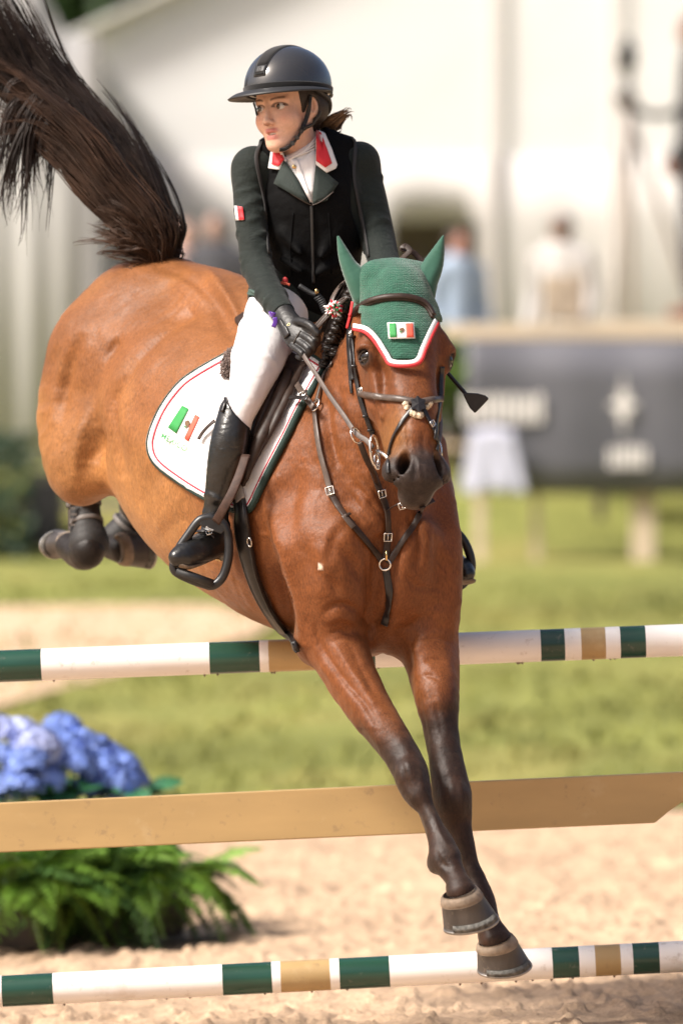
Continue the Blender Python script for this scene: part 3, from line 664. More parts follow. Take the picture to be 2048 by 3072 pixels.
vc = thing('video_camera', Q(1882, 250, YC), 'dark video camera mounted on the tripod at the upper right', 'camera')
BX('camera_body', 1858, 140, 1908, 200, YC - .25, .5, M_blackp, vc, .012); BX('top_handle', 1870, 110, 1892, 122, YC - .1, .3, M_steel_dk, vc, .006); BX('viewfinder', 1868, 120, 1898, 150, YC - .3, .16, M_steel_dk, vc, .008); BX('mount', 1872, 196, 1896, 262, YC - .08, .16, mat('camera_mount', (.35, .34, .35), .4), vc, .006)
mesh_obj('lens', *tube([Q(1883, 174, YC - .25), Q(1883, 174, YC - .25) + [0, -.22, 0]], [.045, .055], 16), M_blackp, vc)
person('person', 2090, 30, YC + .1, zc, 'camera operator mostly outside the right edge of the picture', (.05, .05, .055), (.06, .06, .07), (.02, .015, .012), (.22, .10, .065), 175, arms='down', group='people watching behind the fence')
# ------------------------------------------------------------------ the horse
M_coat = mat('bay_coat', rough=.50, spec=.26, sheen=.04, rough_noise=(9, .09), attr=True, sheen_tint=(1, .8, .6),
             noise=[(4.2, .14), (15, .07), (70, .07, (1, 1, .4)), (300, .34, (1, 1, .22))], bump=[(14, .30, .02), (46, .25, .006), (130, .25, .002, (1, 1, .35)), (420, .5, .0012, (1, 1, .25))])
FW = nrm((1.0, -1.25, -.36)); SD = nrm((-1.25, -1.0, 0)); UP = np.cross(SD, FW)
if UP[2] < 0: UP = -UP
H = SDF((-1.02, -1.38, .28), (.50, 1.15, 2.56), .0066)
# --- trunk: loin, barrel, girth, chest
def st(u, v, Y, a, b): return (Q(u, v, Y), (b, a))
H.chain([st(470, 1080, .50, .27, .27), st(560, 1195, .34, .350, .31), st(680, 1340, .06, .415, .345), st(845, 1465, -.22, .41, .325),
         st(985, 1545, -.42, .36, .27), st(1085, 1610, -.50, .28, .22)], SD, .10, cap=.8, sub=8)
H.chain([(Q(505, 845, .44), (.08, .07)), (Q(640, 870, .25), (.12, .07)), (Q(800, 950, .02), (.12, .08)), (Q(985, 1075, -.24), (.06, .09))], SD, .10)   # back line to the withers
# --- hindquarters
H.ell(Q(440, 1030, .48), (FW, SD, UP), (.27, .25, .235), .10)
H.ell(Q(470, 915, .46), (FW, SD, UP), (.19, .18, .13), .08)
H.chain([(Q(300, 1080, .42), (.155, .20)), (Q(258, 1240, .40), (.125, .20)), (Q(252, 1380, .33), (.11, .15)), (Q(256, 1425, .30), (.075, .085))], SD, .08)   # right thigh
H.ell(Q(225, 1230, .47), (nrm((0, .2, 1)), SD, FW), (.25, .06, .09), .06)       # hamstring bulge
H.ell(Q(300, 1330, .27), (nrm((.1, -.2, 1)), SD, FW), (.13, .06, .07), .06)      # quadriceps over the stifle
H.chain([(Q(252, 1420, .36), (.075, .09)), (Q(265, 1425, .60), (.062, .075)), (Q(262, 1440, .74), (.05, .055))], SD, .05)                                # gaskin to hock
H.chain([(Q(450, 1100, .75), (.15, .2)), (Q(440, 1300, .72), (.11, .16)), (Q(430, 1430, .62), (.08, .09)), (Q(420, 1500, .80), (.055, .06)), (Q(400, 1520, .95), (.048, .05))], SD, .08)   # left hind
LX = np.array((1., 0, 0))
# --- shoulders, breast
H.chain([(Q(965, 1150, -.36), (.05, .12)), (Q(930, 1400, -.50), (.075, .15)), (Q(950, 1620, -.66), (.10, .125))], SD, .08)         # right scapula to the point of shoulder
H.chain([(Q(950, 1620, -.66), (.105, .12)), (Q(985, 1760, -.68), (.105, .115)), (Q(985, 1890, -.64), (.088, .105))], SD, .06)      # right upper arm
H.chain([(Q(1240, 1400, -.35), (.08, .15)), (Q(1285, 1620, -.52), (.085, .12)), (Q(1290, 1800, -.56), (.085, .11)), (Q(1280, 1930, -.56), (.08, .10))], SD, .07)  # left shoulder
H.ell(Q(1030, 1700, -.73), (nrm((.3, 0, 1)), SD, FW), (.16, .105, .075), .05)    # breast muscle right
H.ell(Q(1235, 1720, -.65), (nrm((-.15, 0, 1)), SD, FW), (.16, .095, .07), .05)   # breast muscle left
H.eseg(Q(1145, 1480, -.62), Q(1150, 1800, -.64), SD, (.07, .09), (.06, .08), .05)
H.chain([(Q(1140, 1860, -.55), (.10, .10)), (Q(1050, 1850, -.35), (.15, .12)), (Q(900, 1760, -.10), (.2, .12))], SD, .08)   # breastbone
H.ell(Q(1070, 1890, -.60), (LX, (0, 1, 0), (0, 0, 1)), (.055, .08, .09), .05)
H.eseg(Q(1152, 1720, -.80), Q(1150, 1900, -.72), SD, (.010, .05), (.016, .06), .045, op='sub')   # cleft of the breast
# --- neck
H.chain([(Q(1060, 1480, -.48), (.215, .25)), (Q(1100, 1300, -.58), (.165, .215)), (Q(1140, 1120, -.66), (.115, .175)), (Q(1175, 960, -.72), (.085, .13))], SD, .08)
H.chain([(Q(985, 1090, -.27), (.045, .06)), (Q(1020, 1010, -.42), (.04, .06)), (Q(1090, 900, -.58), (.04, .06)), (Q(1160, 850, -.70), (.045, .06))], SD, .06)   # crest
H.eseg(Q(1215, 1420, -.66), Q(1210, 1160, -.80), SD, (.055, .06), (.055, .06), .05)  # windpipe
H.eseg(Q(1120, 1560, -.74), Q(1085, 1250, -.72), SD, (.035, .03), (.04, .03), .05)
# --- right foreleg (near)
LX = np.array((1., 0, 0)) 
RF = [(1000, 1880, -.64, 98, 110), (1012, 1945, -.66, 90, 100), (1095, 2105, -.76, 70, 82), (1183, 2232, -.87, 55, 62), (1226, 2305, -.93, 53, 56), (1240, 2348, -.96, 50, 54), (1256, 2390, -.985, 39, 44),
      (1277, 2426, -1.0, 27, 35), (1300, 2476, -1.03, 28, 34), (1322, 2530, -1.06, 38, 42), (1336, 2572, -1.09, 47, 46), (1343, 2592, -1.10, 43, 43), (1368, 2636, -1.13, 35, 38), (1382, 2675, -1.15, 46, 50)]
LF = [(1275, 1900, -.56, 95, 105), (1297, 1990, -.60, 82, 92), (1310, 2090, -.68, 68, 80), (1322, 2190, -.72, 53, 62), (1338, 2285, -.77, 52, 56), (1352, 2370, -.81, 59, 60), (1360, 2420, -.82, 56, 56), (1375, 2475, -.83, 40, 42),
      (1392, 2530, -.84, 31, 36), (1408, 2590, -.85, 27, 33), (1426, 2640, -.86, 32, 38), (1442, 2700, -.88, 42, 44), (1464, 2770, -.91, 38, 42), (1484, 2820, -.93, 50, 54)]
for LEG in (RF, LF):
    H.chain([(Q(u, v, Y), (R(a, Y), R(b, Y))) for (u, v, Y, a, b) in LEG], LX, .012)
H.chain([(Q(1000, 1760, -.70), .055), (Q(940, 1930, -.62), .05)], SD, .05)                       # triceps to the elbow
H.ell(Q(940, 1945, -.56), (LX, (0, 1, 0), (0, 0, 1)), (.045, .06, .05), .05)
H.eseg(Q(1010, 1990, -.74), Q(1150, 2210, -.89), LX, (.030, .02), (.018, .015), .03)             # extensor muscle
H.eseg(Q(1262, 1950, -.67), Q(1300, 2180, -.735), LX, (.030, .02), (.018, .015), .03)
H.ell(Q(1222, 2318, -.98), (LX, (0, 1, 0), (0, 0, 1)), (.026, .03, .035), .03)                   # knee bones
H.ell(Q(1360, 2400, -.85), (LX, (0, 1, 0), (0, 0, 1)), (.036, .03, .045), .03)
H.eseg(Q(1262, 2400, -.955), Q(1308, 2560, -1.03), LX, .012, .014, .02)                           # tendons
H.ell(Q(1303, 2592, -1.06), (LX, (0, 1, 0), (0, 0, 1)), (.022, .03, .028), .03)
# --- hind cannons and fetlocks
H.chain([(Q(250, 1440, .78), .05), (Q(254, 1520, .76), .042), (Q(262, 1590, .73), .042), (Q(268, 1645, .69), .056), (Q(246, 1662, .73), .052), (Q(208, 1640, .80), .046)], SD, .02)
H.chain([(Q(430, 1520, .95), .045), (Q(365, 1595, .98), .040), (Q(335, 1632, .96), .046), (Q(366, 1650, .90), .045)], SD, .02)
# --- head
HO = Q(1185, 845, -.80); HM = Q(1250, 1448, -1.13); HL = np.linalg.norm(HM - HO)
hH = nrm(HM - HO); hN = np.array((math.sin(math.radians(15)), -math.cos(math.radians(15)), 0)); hN = nrm(hN - hH * hN.dot(hH)); hW = np.cross(hN, hH)
if hW[0] > 0: hW = -hW
def hp(w, h, n): return HO + hW * w + hH * h + hN * n
HEADSEG = [((0, .03, -.02), (.080, .085)), ((0, .13, .00), (.115, .105)), ((0, .235, .00), (.124, .108)), ((0, .33, -.005), (.112, .10)), ((0, .43, -.004), (.092, .09)),
           ((0, .53, .0), (.076, .076)), ((0, .63, .0), (.064, .066)), ((0, .69, -.010), (.057, .053))]
def head_shape(S):
    S.chain([(hp(*p), r) for p, r in HEADSEG], hW, .05)
    for sg in (1, -1):
        S.eseg(hp(sg * .065, .18, -.09), hp(sg * .064, .38, -.075), hW, (.042, .10), (.038, .07), .04)    # jowl
        S.eseg(hp(sg * .055, .38, -.07), hp(sg * .036, .62, -.045), hW, (.036, .035), (.028, .03), .03)    # jaw bar
        S.ell(hp(sg * .113, .280, .026), (hW, hH, hN), (.036, .042, .040), .025)                         # orbit
        S.eseg(hp(sg * .126, .255, .040), hp(sg * .105, .225, .052), hW, .018, .018, .04)                # brow
        S.eseg(hp(sg * .104, .34, .008), hp(sg * .084, .47, .008), hW, .012, .010, .022)                  # facial crest
        S.eseg(hp(sg * .034, .20, .075), hp(sg * .024, .56, .064), hW, .020, .014, .06)                   # nasal bones
        S.ell(hp(sg * .085, .38, .056), (hW, hH, hN), (.016, .05, .022), .03, 'sub')                     # hollow below the eye
        S.ell(hp(sg * .056, .660, .024), (nrm(hW * sg + hN * .6), hH, hN), (.036, .050, .040), .03)      # nostril wing
        S.ell(hp(sg * .030, .688, .036), (hW, hH, hN), (.028, .03, .022), .025)
    S.eseg(hp(0, .25, .070), hp(0, .66, .046), hW, (.04, .03), (.03, .018), .06)
    S.ell(hp(0, .722, -.038), (hW, hH, hN), (.045, .030, .042), .025)                                     # chin
    S.ell(hp(0, .700, .014), (hW, hH, hN), (.050, .033, .036), .025)                                      # upper lip
    for sg in (1, -1):
        c = hp(sg * .053, .660, .056); d = nrm(hW * sg * .42 + hN * .88 - hH * .12)
        S.eseg(c + d * .02, c - d * .040, nrm(np.cross(d, hH + hW * sg * .35)), (.022, .036), (.014, .026), .007, 'sub')  # nostril
        S.ell(hp(sg * .140, .288, .040), (hW, hH, hN), (.020, .022, .024), .010, 'sub')                  # eye socket
    S.eseg(hp(.075, .695, -.012), hp(-.075, .695, -.012), hH, (.004, .05), (.004, .05), .01, 'sub')        # line of the mouth
head_shape(H)
V, F = H.mesh(); V = relax(V, F, 3)
def vnormals(V, F):
    n = np.cross(V[F[:, 2]] - V[F[:, 0]], V[F[:, 3]] - V[F[:, 1]]); N = np.stack([np.bincount(F.ravel(), np.repeat(n[:, c], 4), len(V)) for c in range(3)], 1); return nrows(N)
NV = vnormals(V, F)
PU = 1024 + V[:, 0] * FPX / (D0 + V[:, 1]); PV = VH + (HC - V[:, 2]) * FPX / (D0 + V[:, 1]); FACING = sstep(.05, .35, -(nrows(V - np.array((0, -D0, HC))) * NV).sum(1))
DSP = np.zeros(len(V))
def muscle(pts, w, amp, ylo=-9, yhi=9):
    """furrow (amp < 0) or ridge along a line on the visible side"""
    global DSP
    P = spline(np.array(pts, float), max(12, len(pts) * 8)); box = (PU > P[:, 0].min() - 3 * w) & (PU < P[:, 0].max() + 3 * w) & (PV > P[:, 1].min() - 3 * w) & (PV < P[:, 1].max() + 3 * w) & (FACING > 0) & (V[:, 1] > ylo) & (V[:, 1] < yhi)
    i = np.nonzero(box)[0]
    if not len(i): return
    d2 = np.full(len(i), 1e9); tt = np.zeros(len(i))
    for k, p in enumerate(P): q = (PU[i] - p[0]) ** 2 + (PV[i] - p[1]) ** 2; m = q < d2; d2[m] = q[m]; tt[m] = k / (len(P) - 1)
    DSP[i] += (2.5 if w >= 13 else 1.25) * amp * np.exp(-d2 / w ** 2) * FACING[i] * (np.sin(np.pi * (.08 + .84 * tt)) ** .6)
for a in [([(183, 1245), (192, 1168), (216, 1074), (238, 1020)], 20, -.007), ([(160, 1260), (172, 1160), (200, 1060)], 14, .004), ([(328, 1070), (345, 1040), (364, 1018)], 15, -.006),
          ([(362, 1420), (351, 1355), (342, 1284), (342, 1205), (379, 1135), (417, 1074), (501, 990), (570, 940)], 17, -.010), ([(330, 1330), (322, 1240), (350, 1150), (400, 1075)], 22, .006), ([(385, 1330), (372, 1240), (405, 1160), (470, 1080)], 26, .006),
          ([(270, 1400), (290, 1340), (300, 1280)], 34, -.012), ([(225, 1420), (235, 1330), (260, 1240)], 20, .006), ([(632, 817), (702, 924), (725, 990)], 16, .006), ([(600, 840), (660, 930), (690, 1000)], 22, -.005), ([(420, 1000), (520, 950), (620, 930)], 20, -.004), ([(480, 800), (560, 830), (620, 880)], 16, -.004),
          ([(430, 1500), (480, 1420), (560, 1520), (600, 1600)], 30, -.004), ([(480, 1620), (540, 1560), (620, 1640)], 24, -.003),
          ([(817, 1543), (860, 1687), (889, 1830), (908, 1926)], 22, .010), ([(800, 1600), (835, 1711), (868, 1830), (885, 1890)], 24, -.010), ([(900, 1400), (870, 1500), (880, 1600)], 30, -.006), ([(760, 1560), (800, 1480), (840, 1420)], 22, .005),
          ([(975, 1835), (1010, 1815), (1060, 1824), (1113, 1873)], 11, -.009), ([(1163, 1790), (1150, 1840), (1120, 1878)], 10, -.010), ([(985, 1860), (1030, 1850), (1090, 1890)], 10, .004),
          ([(1271, 1916), (1310, 1912), (1348, 1926)], 5, -.004), ([(1276, 1983), (1305, 1977), (1333, 1981)], 5, -.004), ([(1276, 2026), (1295, 2030), (1312, 2038)], 5, -.004), ([(1245, 1905), (1225, 1960), (1235, 2010)], 9, -.006), ([(1180, 1890), (1225, 1880), (1250, 1860)], 10, -.006),
          ([(946, 1880), (960, 1930), (985, 1975), (1037, 2046), (1094, 2110), (1130, 2170)], 9, -.007), ([(1008, 1940), (1045, 2000), (1080, 2050), (1120, 2110)], 11, .005), ([(1045, 1930), (1080, 2000), (1130, 2090)], 9, -.004), ([(930, 1900), (960, 1990), (1010, 2070)], 10, .004), ([(990, 1900), (1020, 1890), (1050, 1905)], 5, -.004), ([(1000, 1925), (1035, 1915), (1070, 1930)], 5, -.003),
          ([(1061, 1457), (1110, 1500), (1152, 1558)], 6, -.005), ([(1085, 1429), (1125, 1475), (1152, 1524)], 6, -.005), ([(1046, 1424), (1085, 1475), (1125, 1530)], 7, -.004), ([(1030, 1460), (1075, 1515), (1120, 1580)], 7, -.004), ([(1020, 1180), (1030, 1260), (1055, 1330), (1090, 1400)], 12, -.007), ([(985, 1190), (985, 1290), (1010, 1390)], 14, -.005), ([(1000, 1180), (1005, 1280), (1035, 1380)], 12, .004), ([(960, 1240), (965, 1330), (985, 1420)], 18, .004),
          ([(1030, 1580), (1000, 1620), (985, 1680)], 16, -.003), ([(905, 1640), (930, 1690), (945, 1760)], 18, -.003), ([(1010, 1640), (1060, 1690), (1090, 1750)], 18, -.005), ([(960, 1720), (1000, 1760), (1020, 1800)], 16, -.005), ([(1230, 1560), (1260, 1620), (1250, 1700)], 14, -.006), ([(1300, 1600), (1320, 1680), (1310, 1760)], 18, -.005), ([(1210, 1720), (1250, 1760), (1310, 1770)], 12, -.005), ([(1185, 1600), (1190, 1680), (1180, 1760)], 12, -.006),
          ([(1290, 2060), (1310, 2130), (1325, 2200)], 8, -.004), ([(1255, 2080), (1272, 2170), (1285, 2250)], 7, -.004), ([(1070, 1052), (1090, 1038), (1112, 1040), (1130, 1058)], 7, .006), ([(1114, 1105), (1128, 1150), (1133, 1190)], 9, .004), ([(1135, 1085), (1150, 1130), (1150, 1180)], 10, -.005), ([(1140, 1140), (1170, 1150), (1190, 1152)], 4, .002), ([(1090, 1200), (1120, 1240), (1140, 1290)], 8, .004), ([(1110, 1190), (1145, 1240), (1160, 1290)], 10, -.004), ([(1218, 1265), (1222, 1300), (1228, 1345)], 5, -.003), ([(1180, 1330), (1195, 1290), (1205, 1250)], 5, .002), ([(1270, 1300), (1268, 1330), (1275, 1360)], 6, -.003), ([(1240, 1370), (1245, 1400), (1240, 1440)], 5, -.004), ([(1255, 1375), (1256, 1410), (1262, 1445)], 4, .003),
          ([(1205, 2290), (1215, 2330), (1230, 2370)], 8, -.004), ([(1255, 2290), (1262, 2330), (1265, 2370)], 8, .003), ([(1340, 2330), (1335, 2380), (1345, 2430)], 9, -.003), ([(1380, 2340), (1385, 2400), (1385, 2450)], 9, .003), ([(1310, 2560), (1325, 2590), (1350, 2605)], 8, -.005), ([(1300, 2440), (1320, 2500), (1345, 2540)], 5, .003)]: muscle(*a)
DSP += (vnoise(V, 7, 51, 3) - .5) * .012 * FACING * np.where(V[:, 2] > 1.0, 1, .3) + (vnoise(V, 21, 53, 2) - .5) * .0035 * np.where(V[:, 1] < -.4, 1.5, .7)
_d = V - HO; DSP *= np.where((np.abs(_d @ hW) < .17) & (_d @ hH < .30) & (_d @ hN > -.12), sstep(.20, .28, _d @ hH), 1)
vein = np.clip(1 - np.abs(2 * vnoise(V, 5.5, 61, 2) - 1) * 5.5, 0, 1) ** 2 * sstep(.45, .62, vnoise(V, 3, 63, 2)); DSP += vein * .0035 * FACING
V = V + NV * DSP[:, None]
# --- coat colour by place on the body: bay with black points and a dark muzzle
bay = np.array((.205, .077, .024)); blk = np.array((.011, .0085, .0075)); gold = np.array((.345, .155, .050)); dark = np.array((.105, .038, .015))
nz = vnoise(V, 5, 3); nf = vnoise(V, 26, 5); nfx = vnoise(V, 90, 8, 2)
col = np.tile(bay, (len(V), 1))
def mixc(c, m): 
    global col
    col = col + (c - col) * np.clip(m, 0, 1)[:, None]
rel = V - Q(560, 1190, .34); along = rel @ FW; side = rel @ SD; upc = rel @ UP
body = V[:, 1] > -.45
mixc(gold, sstep(.05, -.28, upc + (nz - .5) * .25) * .75 * sstep(.25, -.1, along - .6))      # paler belly and flank
mixc(gold, sstep(.45, .95, nz) * .5)
mixc(dark, sstep(.52, .8, vnoise(V, 3.1, 21)) * .35)
fr = sstep(-.30, -.55, V[:, 1]); mixc(np.array((.150, .045, .0125)), fr * .85)              # redder neck, breast and head, darkened to put the front's shade into the colour
hw = (V - HO) @ hW; hh = (V - HO) @ hH; hn = (V - HO) @ hN; inhead = (np.abs(hw) < .17) & (hn > -.16) & (hh > -.05) & (hh < .82)
mz = np.where(inhead, sstep(.565, .655, hh + (nf - .5) * .06 - hn * .12), 0)
mixc(np.array((.120, .037, .0105)), np.where(inhead, .6, 0) * 1.0)
mixc(gold * .75, np.where(inhead, sstep(.44, .54, hh) * sstep(.02, .06, np.abs(hw)) * .6, 0))
mixc(np.array((.018, .013, .012)), mz * .97)
mixc(np.array((.075, .052, .045)), mz * sstep(.5, .8, nf) * .5)
mixc(np.array((.20, .155, .13)), np.where(inhead, sstep(.66, .71, hh) * sstep(.0, -.05, hn) * .5 * nf, 0))
eye_d = np.minimum(np.linalg.norm(V - hp(.126, .288, .034), axis=1), np.linalg.norm(V - hp(-.126, .288, .034), axis=1))
mixc(blk * 1.5, sstep(.040, .022, eye_d))
leg = V[:, 1] < -.55
zr = V[:, 2] + (nz - .5) * .10 + (nf - .5) * .05
xr = V[:, 0]; nearleg = xr < (.30 - (1.2 - V[:, 2]) * 0 )
zk = HC - (2180 - VH) * (19.15 / FPX)
frontness = (V[:, 0] - Q(1180, 2200, -.84)[0]) * .45
mixc(blk, np.where(leg & (V[:, 2] < 1.3), sstep(zk + .10, zk - .05, zr - frontness - (nfx - .5) * .03) * (.80 + .2 * nf), 0))
mixc(np.array((.055, .030, .019)), np.where(leg & (V[:, 2] < zk - .08), sstep(.58, .75, nf) * .5, 0))
hind_low = (V[:, 1] > .5) & (V[:, 2] < Q(0, 1500, .7)[2])
mixc(blk * 1.4, np.where(hind_low, 1.0, 0))
scar = np.linalg.norm(V - Q(962, 1700, -.80) * [1, 0, 1] - np.array([0, 1, 0]) * V[:, 1:2], axis=1)
mixc(np.array((.75, .62, .5)), sstep(.010, .006, scar + (nfx - .5) * .012) * (V[:, 1] < -.55))
horse = thing('horse', (-.1, -.2, 0), 'bay horse with black legs leaping over the striped rail', 'horse')
body = mesh_obj('body', V, F, M_coat, horse, col=col)
bvh = BVHTree.FromPolygons([tuple(p) for p in V], [tuple(f) for f in F.tolist()])
CAM = np.array((0, -D0, HC))
def hit(u, v, off=.004, tree=None, miss=None):
    """place on the animal's surface behind a photograph pixel, lifted by off; returns point, normal"""
    d = nrm(Q(u, v, 0) - CAM); r = (tree or bvh).ray_cast(Vector(CAM), Vector(d))
    if r[0] is None:
        if miss is None: return None, None
        p = Q(u, v, miss); nn = (tree or bvh).find_nearest(Vector(p)); q = np.array(nn[0]); n = np.array(nn[1]); 
        return q + n * off, n
    n = np.array(r[1])
    if n.dot(d) > 0: n = -n
    return np.array(r[0]) - d * (off / max(-n.dot(d), .4)), n
# ------------------------------------------------------------------ parts of the horse: eyes, hooves, tail, plaits
M_eye = mat('horse_eye', (.008, .005, .004), .10, spec=.4, coat=.3); M_lash = mat('dark_lash', (.012, .01, .009), .6)
for sg in (1, -1):
    c = hp(sg * .119, .288, .030); e = mesh_obj('eye', *sphere(c, (.022, .0245, .029), 24, 16, (hW, hH, hN)), M_eye, horse)
    ax = nrm(hW * sg * .8 + hN * .6); fr_ = nrm(np.cross(ax, hH)); m = MB()
    for (lo, up_) in ((1, .0125), (-1, .0115)):
        C = [c + ax * .0215 + fr_ * .026 * math.cos(a) * -1 - hH * lo * up_ * math.sin(a) * 1.15 - ax * .012 * abs(math.cos(a)) for a in np.linspace(.12, math.pi - .12, 11)]
        m.tube(C, .0040 if lo > 0 else .0026, 6)
    m.obj('eyelid', mat('eyelid_skin', (.035, .022, .017), .5), horse)
    m = MB()
    for a in np.linspace(.5, 2.6, 9):
        p = c + ax * .023 - fr_ * .026 * math.cos(a) - hH * .015 * math.sin(a); m.tube(spline([p, p + ax * .006 + hH * .001, p + ax * .011 + hH * .005], 4), [.0007, .0006, .0004, .0002], 3)
    m.obj('eyelashes', M_lash, horse)
M_hoof = mat('hoof_horn', (.055, .046, .040), .42, spec=.5, noise=[(26, .35, (1, 1, .2))], mottles=[(22, .60, (.30, .25, .20), .6)], bump=(60, .4, .003, (1, 1, .2)))
M_band = mat('coronet_band', (.21, .16, .115), .7, noise=[(40, .3)], bump=(90, .5, .003)); M_shoe = mat('worn_shoe_steel', (.34, .32, .30), .38, .9, noise=[(30, .3)]); M_rim = mat('scuffed_toe', (.10, .095, .085), .9, noise=[(60, .6)], bump=(120, .8, .004))
def hoof(tl, tr, bl, br, Y, dY=(0, 0), depth=.055, toe=-.02, shoe=True, back=-.02, band=True):
    """four corners in photograph pixels: coronet left/right, ground left/right"""
    TL, TR, BL, BR = Q(*tl, Y - .0 + dY[0]), Q(*tr, Y + dY[1]), Q(*bl, Y + dY[0] + back), Q(*br, Y + dY[1] + back - .01)
    n = 36; ang = np.linspace(0, 2 * math.pi, n, endpoint=False); up = nrm((TL + TR) / 2 - (BL + BR) / 2)
    def ring(A, B, dp, sh=0):
        c = (A + B) / 2; e1 = (B - A) / 2; e2 = nrm(np.cross(e1, up)) * dp
        if e2[1] > 0: e2 = -e2
        return c + np.cos(ang)[:, None] * e1 + np.sin(ang)[:, None] * e2 * (1 + .12 * np.cos(ang))[:, None] + e2 * sh
    def loft(rs, cap=True):
        V = np.concatenate(rs); F = [(i * n + j, i * n + (j + 1) % n, (i + 1) * n + (j + 1) % n, (i + 1) * n + j) for i in range(len(rs) - 1) for j in range(n)]
        return V, F + [tuple(range(n)), tuple((len(rs) - 1) * n + j for j in range(n))[::-1]]
    L = lambda t, g=1.0: ring(TL + (BL - TL) * t + (1 - g) * (TR - TL) * .5, TR + (BR - TR) * t - (1 - g) * (TR - TL) * .5, depth * (1 + .25 * t) * g)
    h = mesh_obj('hoof', *loft([L(-.10, .92), L(.14, 1.0), L(.16, .985), L(.45, .99), L(.80, 1.0), L(.93, 1.0)]), M_hoof, horse)
    mesh_obj('coronet', *loft([L(-.16, .86), L(-.12, .97), L(0, 1.015), L(.13, 1.02), L(.17, .985)]), M_band if band else M_hoof, h)
    if shoe:
        mesh_obj('horseshoe', *loft([L(.925, .97), L(.93, 1.03), L(1.0, 1.035), L(1.005, .97)]), M_shoe, h)
        t = MB(); a0 = np.linspace(-.30, .30, 2)
        V = []
        for tt, gg, sp in ((.72, 1.004, .75), (.70, 1.02, .85), (.925, 1.055, 1.15), (.93, 1.01, 1.2)):
            rgn = L(tt, gg); k = [int(round(x)) % n for x in np.linspace(.02 * n, .36 * n, 13)]
            V.append(rgn[k])
        V = np.concatenate(V); mesh_obj('scuffed_toe', V, [(i * 13 + j, i * 13 + j + 1, (i + 1) * 13 + j + 1, (i + 1) * 13 + j) for i in range(3) for j in range(12)], M_rim, h)
    return h
hoof((1321, 2706), (1440, 2672), (1331, 2791), (1496, 2757), -1.16, back=.035)
hoof((1428, 2846), (1546, 2814), (1432, 2914), (1594, 2897), -.94, back=.035)
hoof((222, 1668), (212, 1594), (178, 1676), (160, 1592), .83, depth=.05, shoe=True, back=.09)
hoof((362, 1598), (372, 1698), (436, 1594), (452, 1706), .88, depth=.05, shoe=True, back=.05)
# brushing boots on the hind legs
M_boot = mat('hind_boot_shell', (.018, .016, .015), .65, noise=[(30, .3)], bump=(60, .3, .003)); M_bootp = mat('hind_boot_print', (.14, .125, .115), .6)
for pts, lab, pr in (([(250, 1470, .77), (254, 1530, .76), (262, 1590, .735), (268, 1628, .71)], 'black brushing boot with pale print on the right hind leg', True), ([(420, 1530, .95), (385, 1575, .97), (352, 1612, .975)], 'black brushing boot on the tucked left hind leg', False)):
    C = spline([Q(*p) for p in pts], 14); t = thing('brushing_boot', C[-1], lab, 'horse boot', 'hind leg boots'); S = SDF(C.min(0) - .1, C.max(0) + .1, .005)
    S.chain([(p, q) for p, q in zip([Q(*p) for p in pts], ([.050, .051, .056, .066] if pr else [.052, .05, .054]))], SD, .01); S.clip(C[0], C[0] - C[1]); 
    mesh_obj('shell', *S.mesh(), M_boot, t)
    if pr:
        m = MB()
        for (a, b, c_, d) in ((206, 1506, 226, 1512), (206, 1522, 226, 1528), (206, 1506, 211, 1590), (214, 1540, 232, 1546), (214, 1556, 232, 1562), (208, 1572, 230, 1578), (232, 1500, 262, 1505)):
            A_, B_ = Q(a, b, .70), Q(c_, d, .70); m.box((A_ + B_) / 2 + [0, -.0, 0], np.abs(B_ - A_) / 2 + [0, .004, 0])
        m.obj('print', M_bootp, t, False)
    for k in (3, 7):
        ax_ = nrm(C[k + 1] - C[k]); e1 = nrm(np.cross(ax_, (0, 1, 0))); e2 = np.cross(ax_, e1); a = np.linspace(0, 2 * math.pi, 32, endpoint=False); ring_ = C[k] + .0535 * (np.cos(a)[:, None] * e1 + np.sin(a)[:, None] * e2); mesh_obj('strap', *strap(ring_, nrows(ring_ - C[k]), .016, .004, closed=True), M_bootp, t)
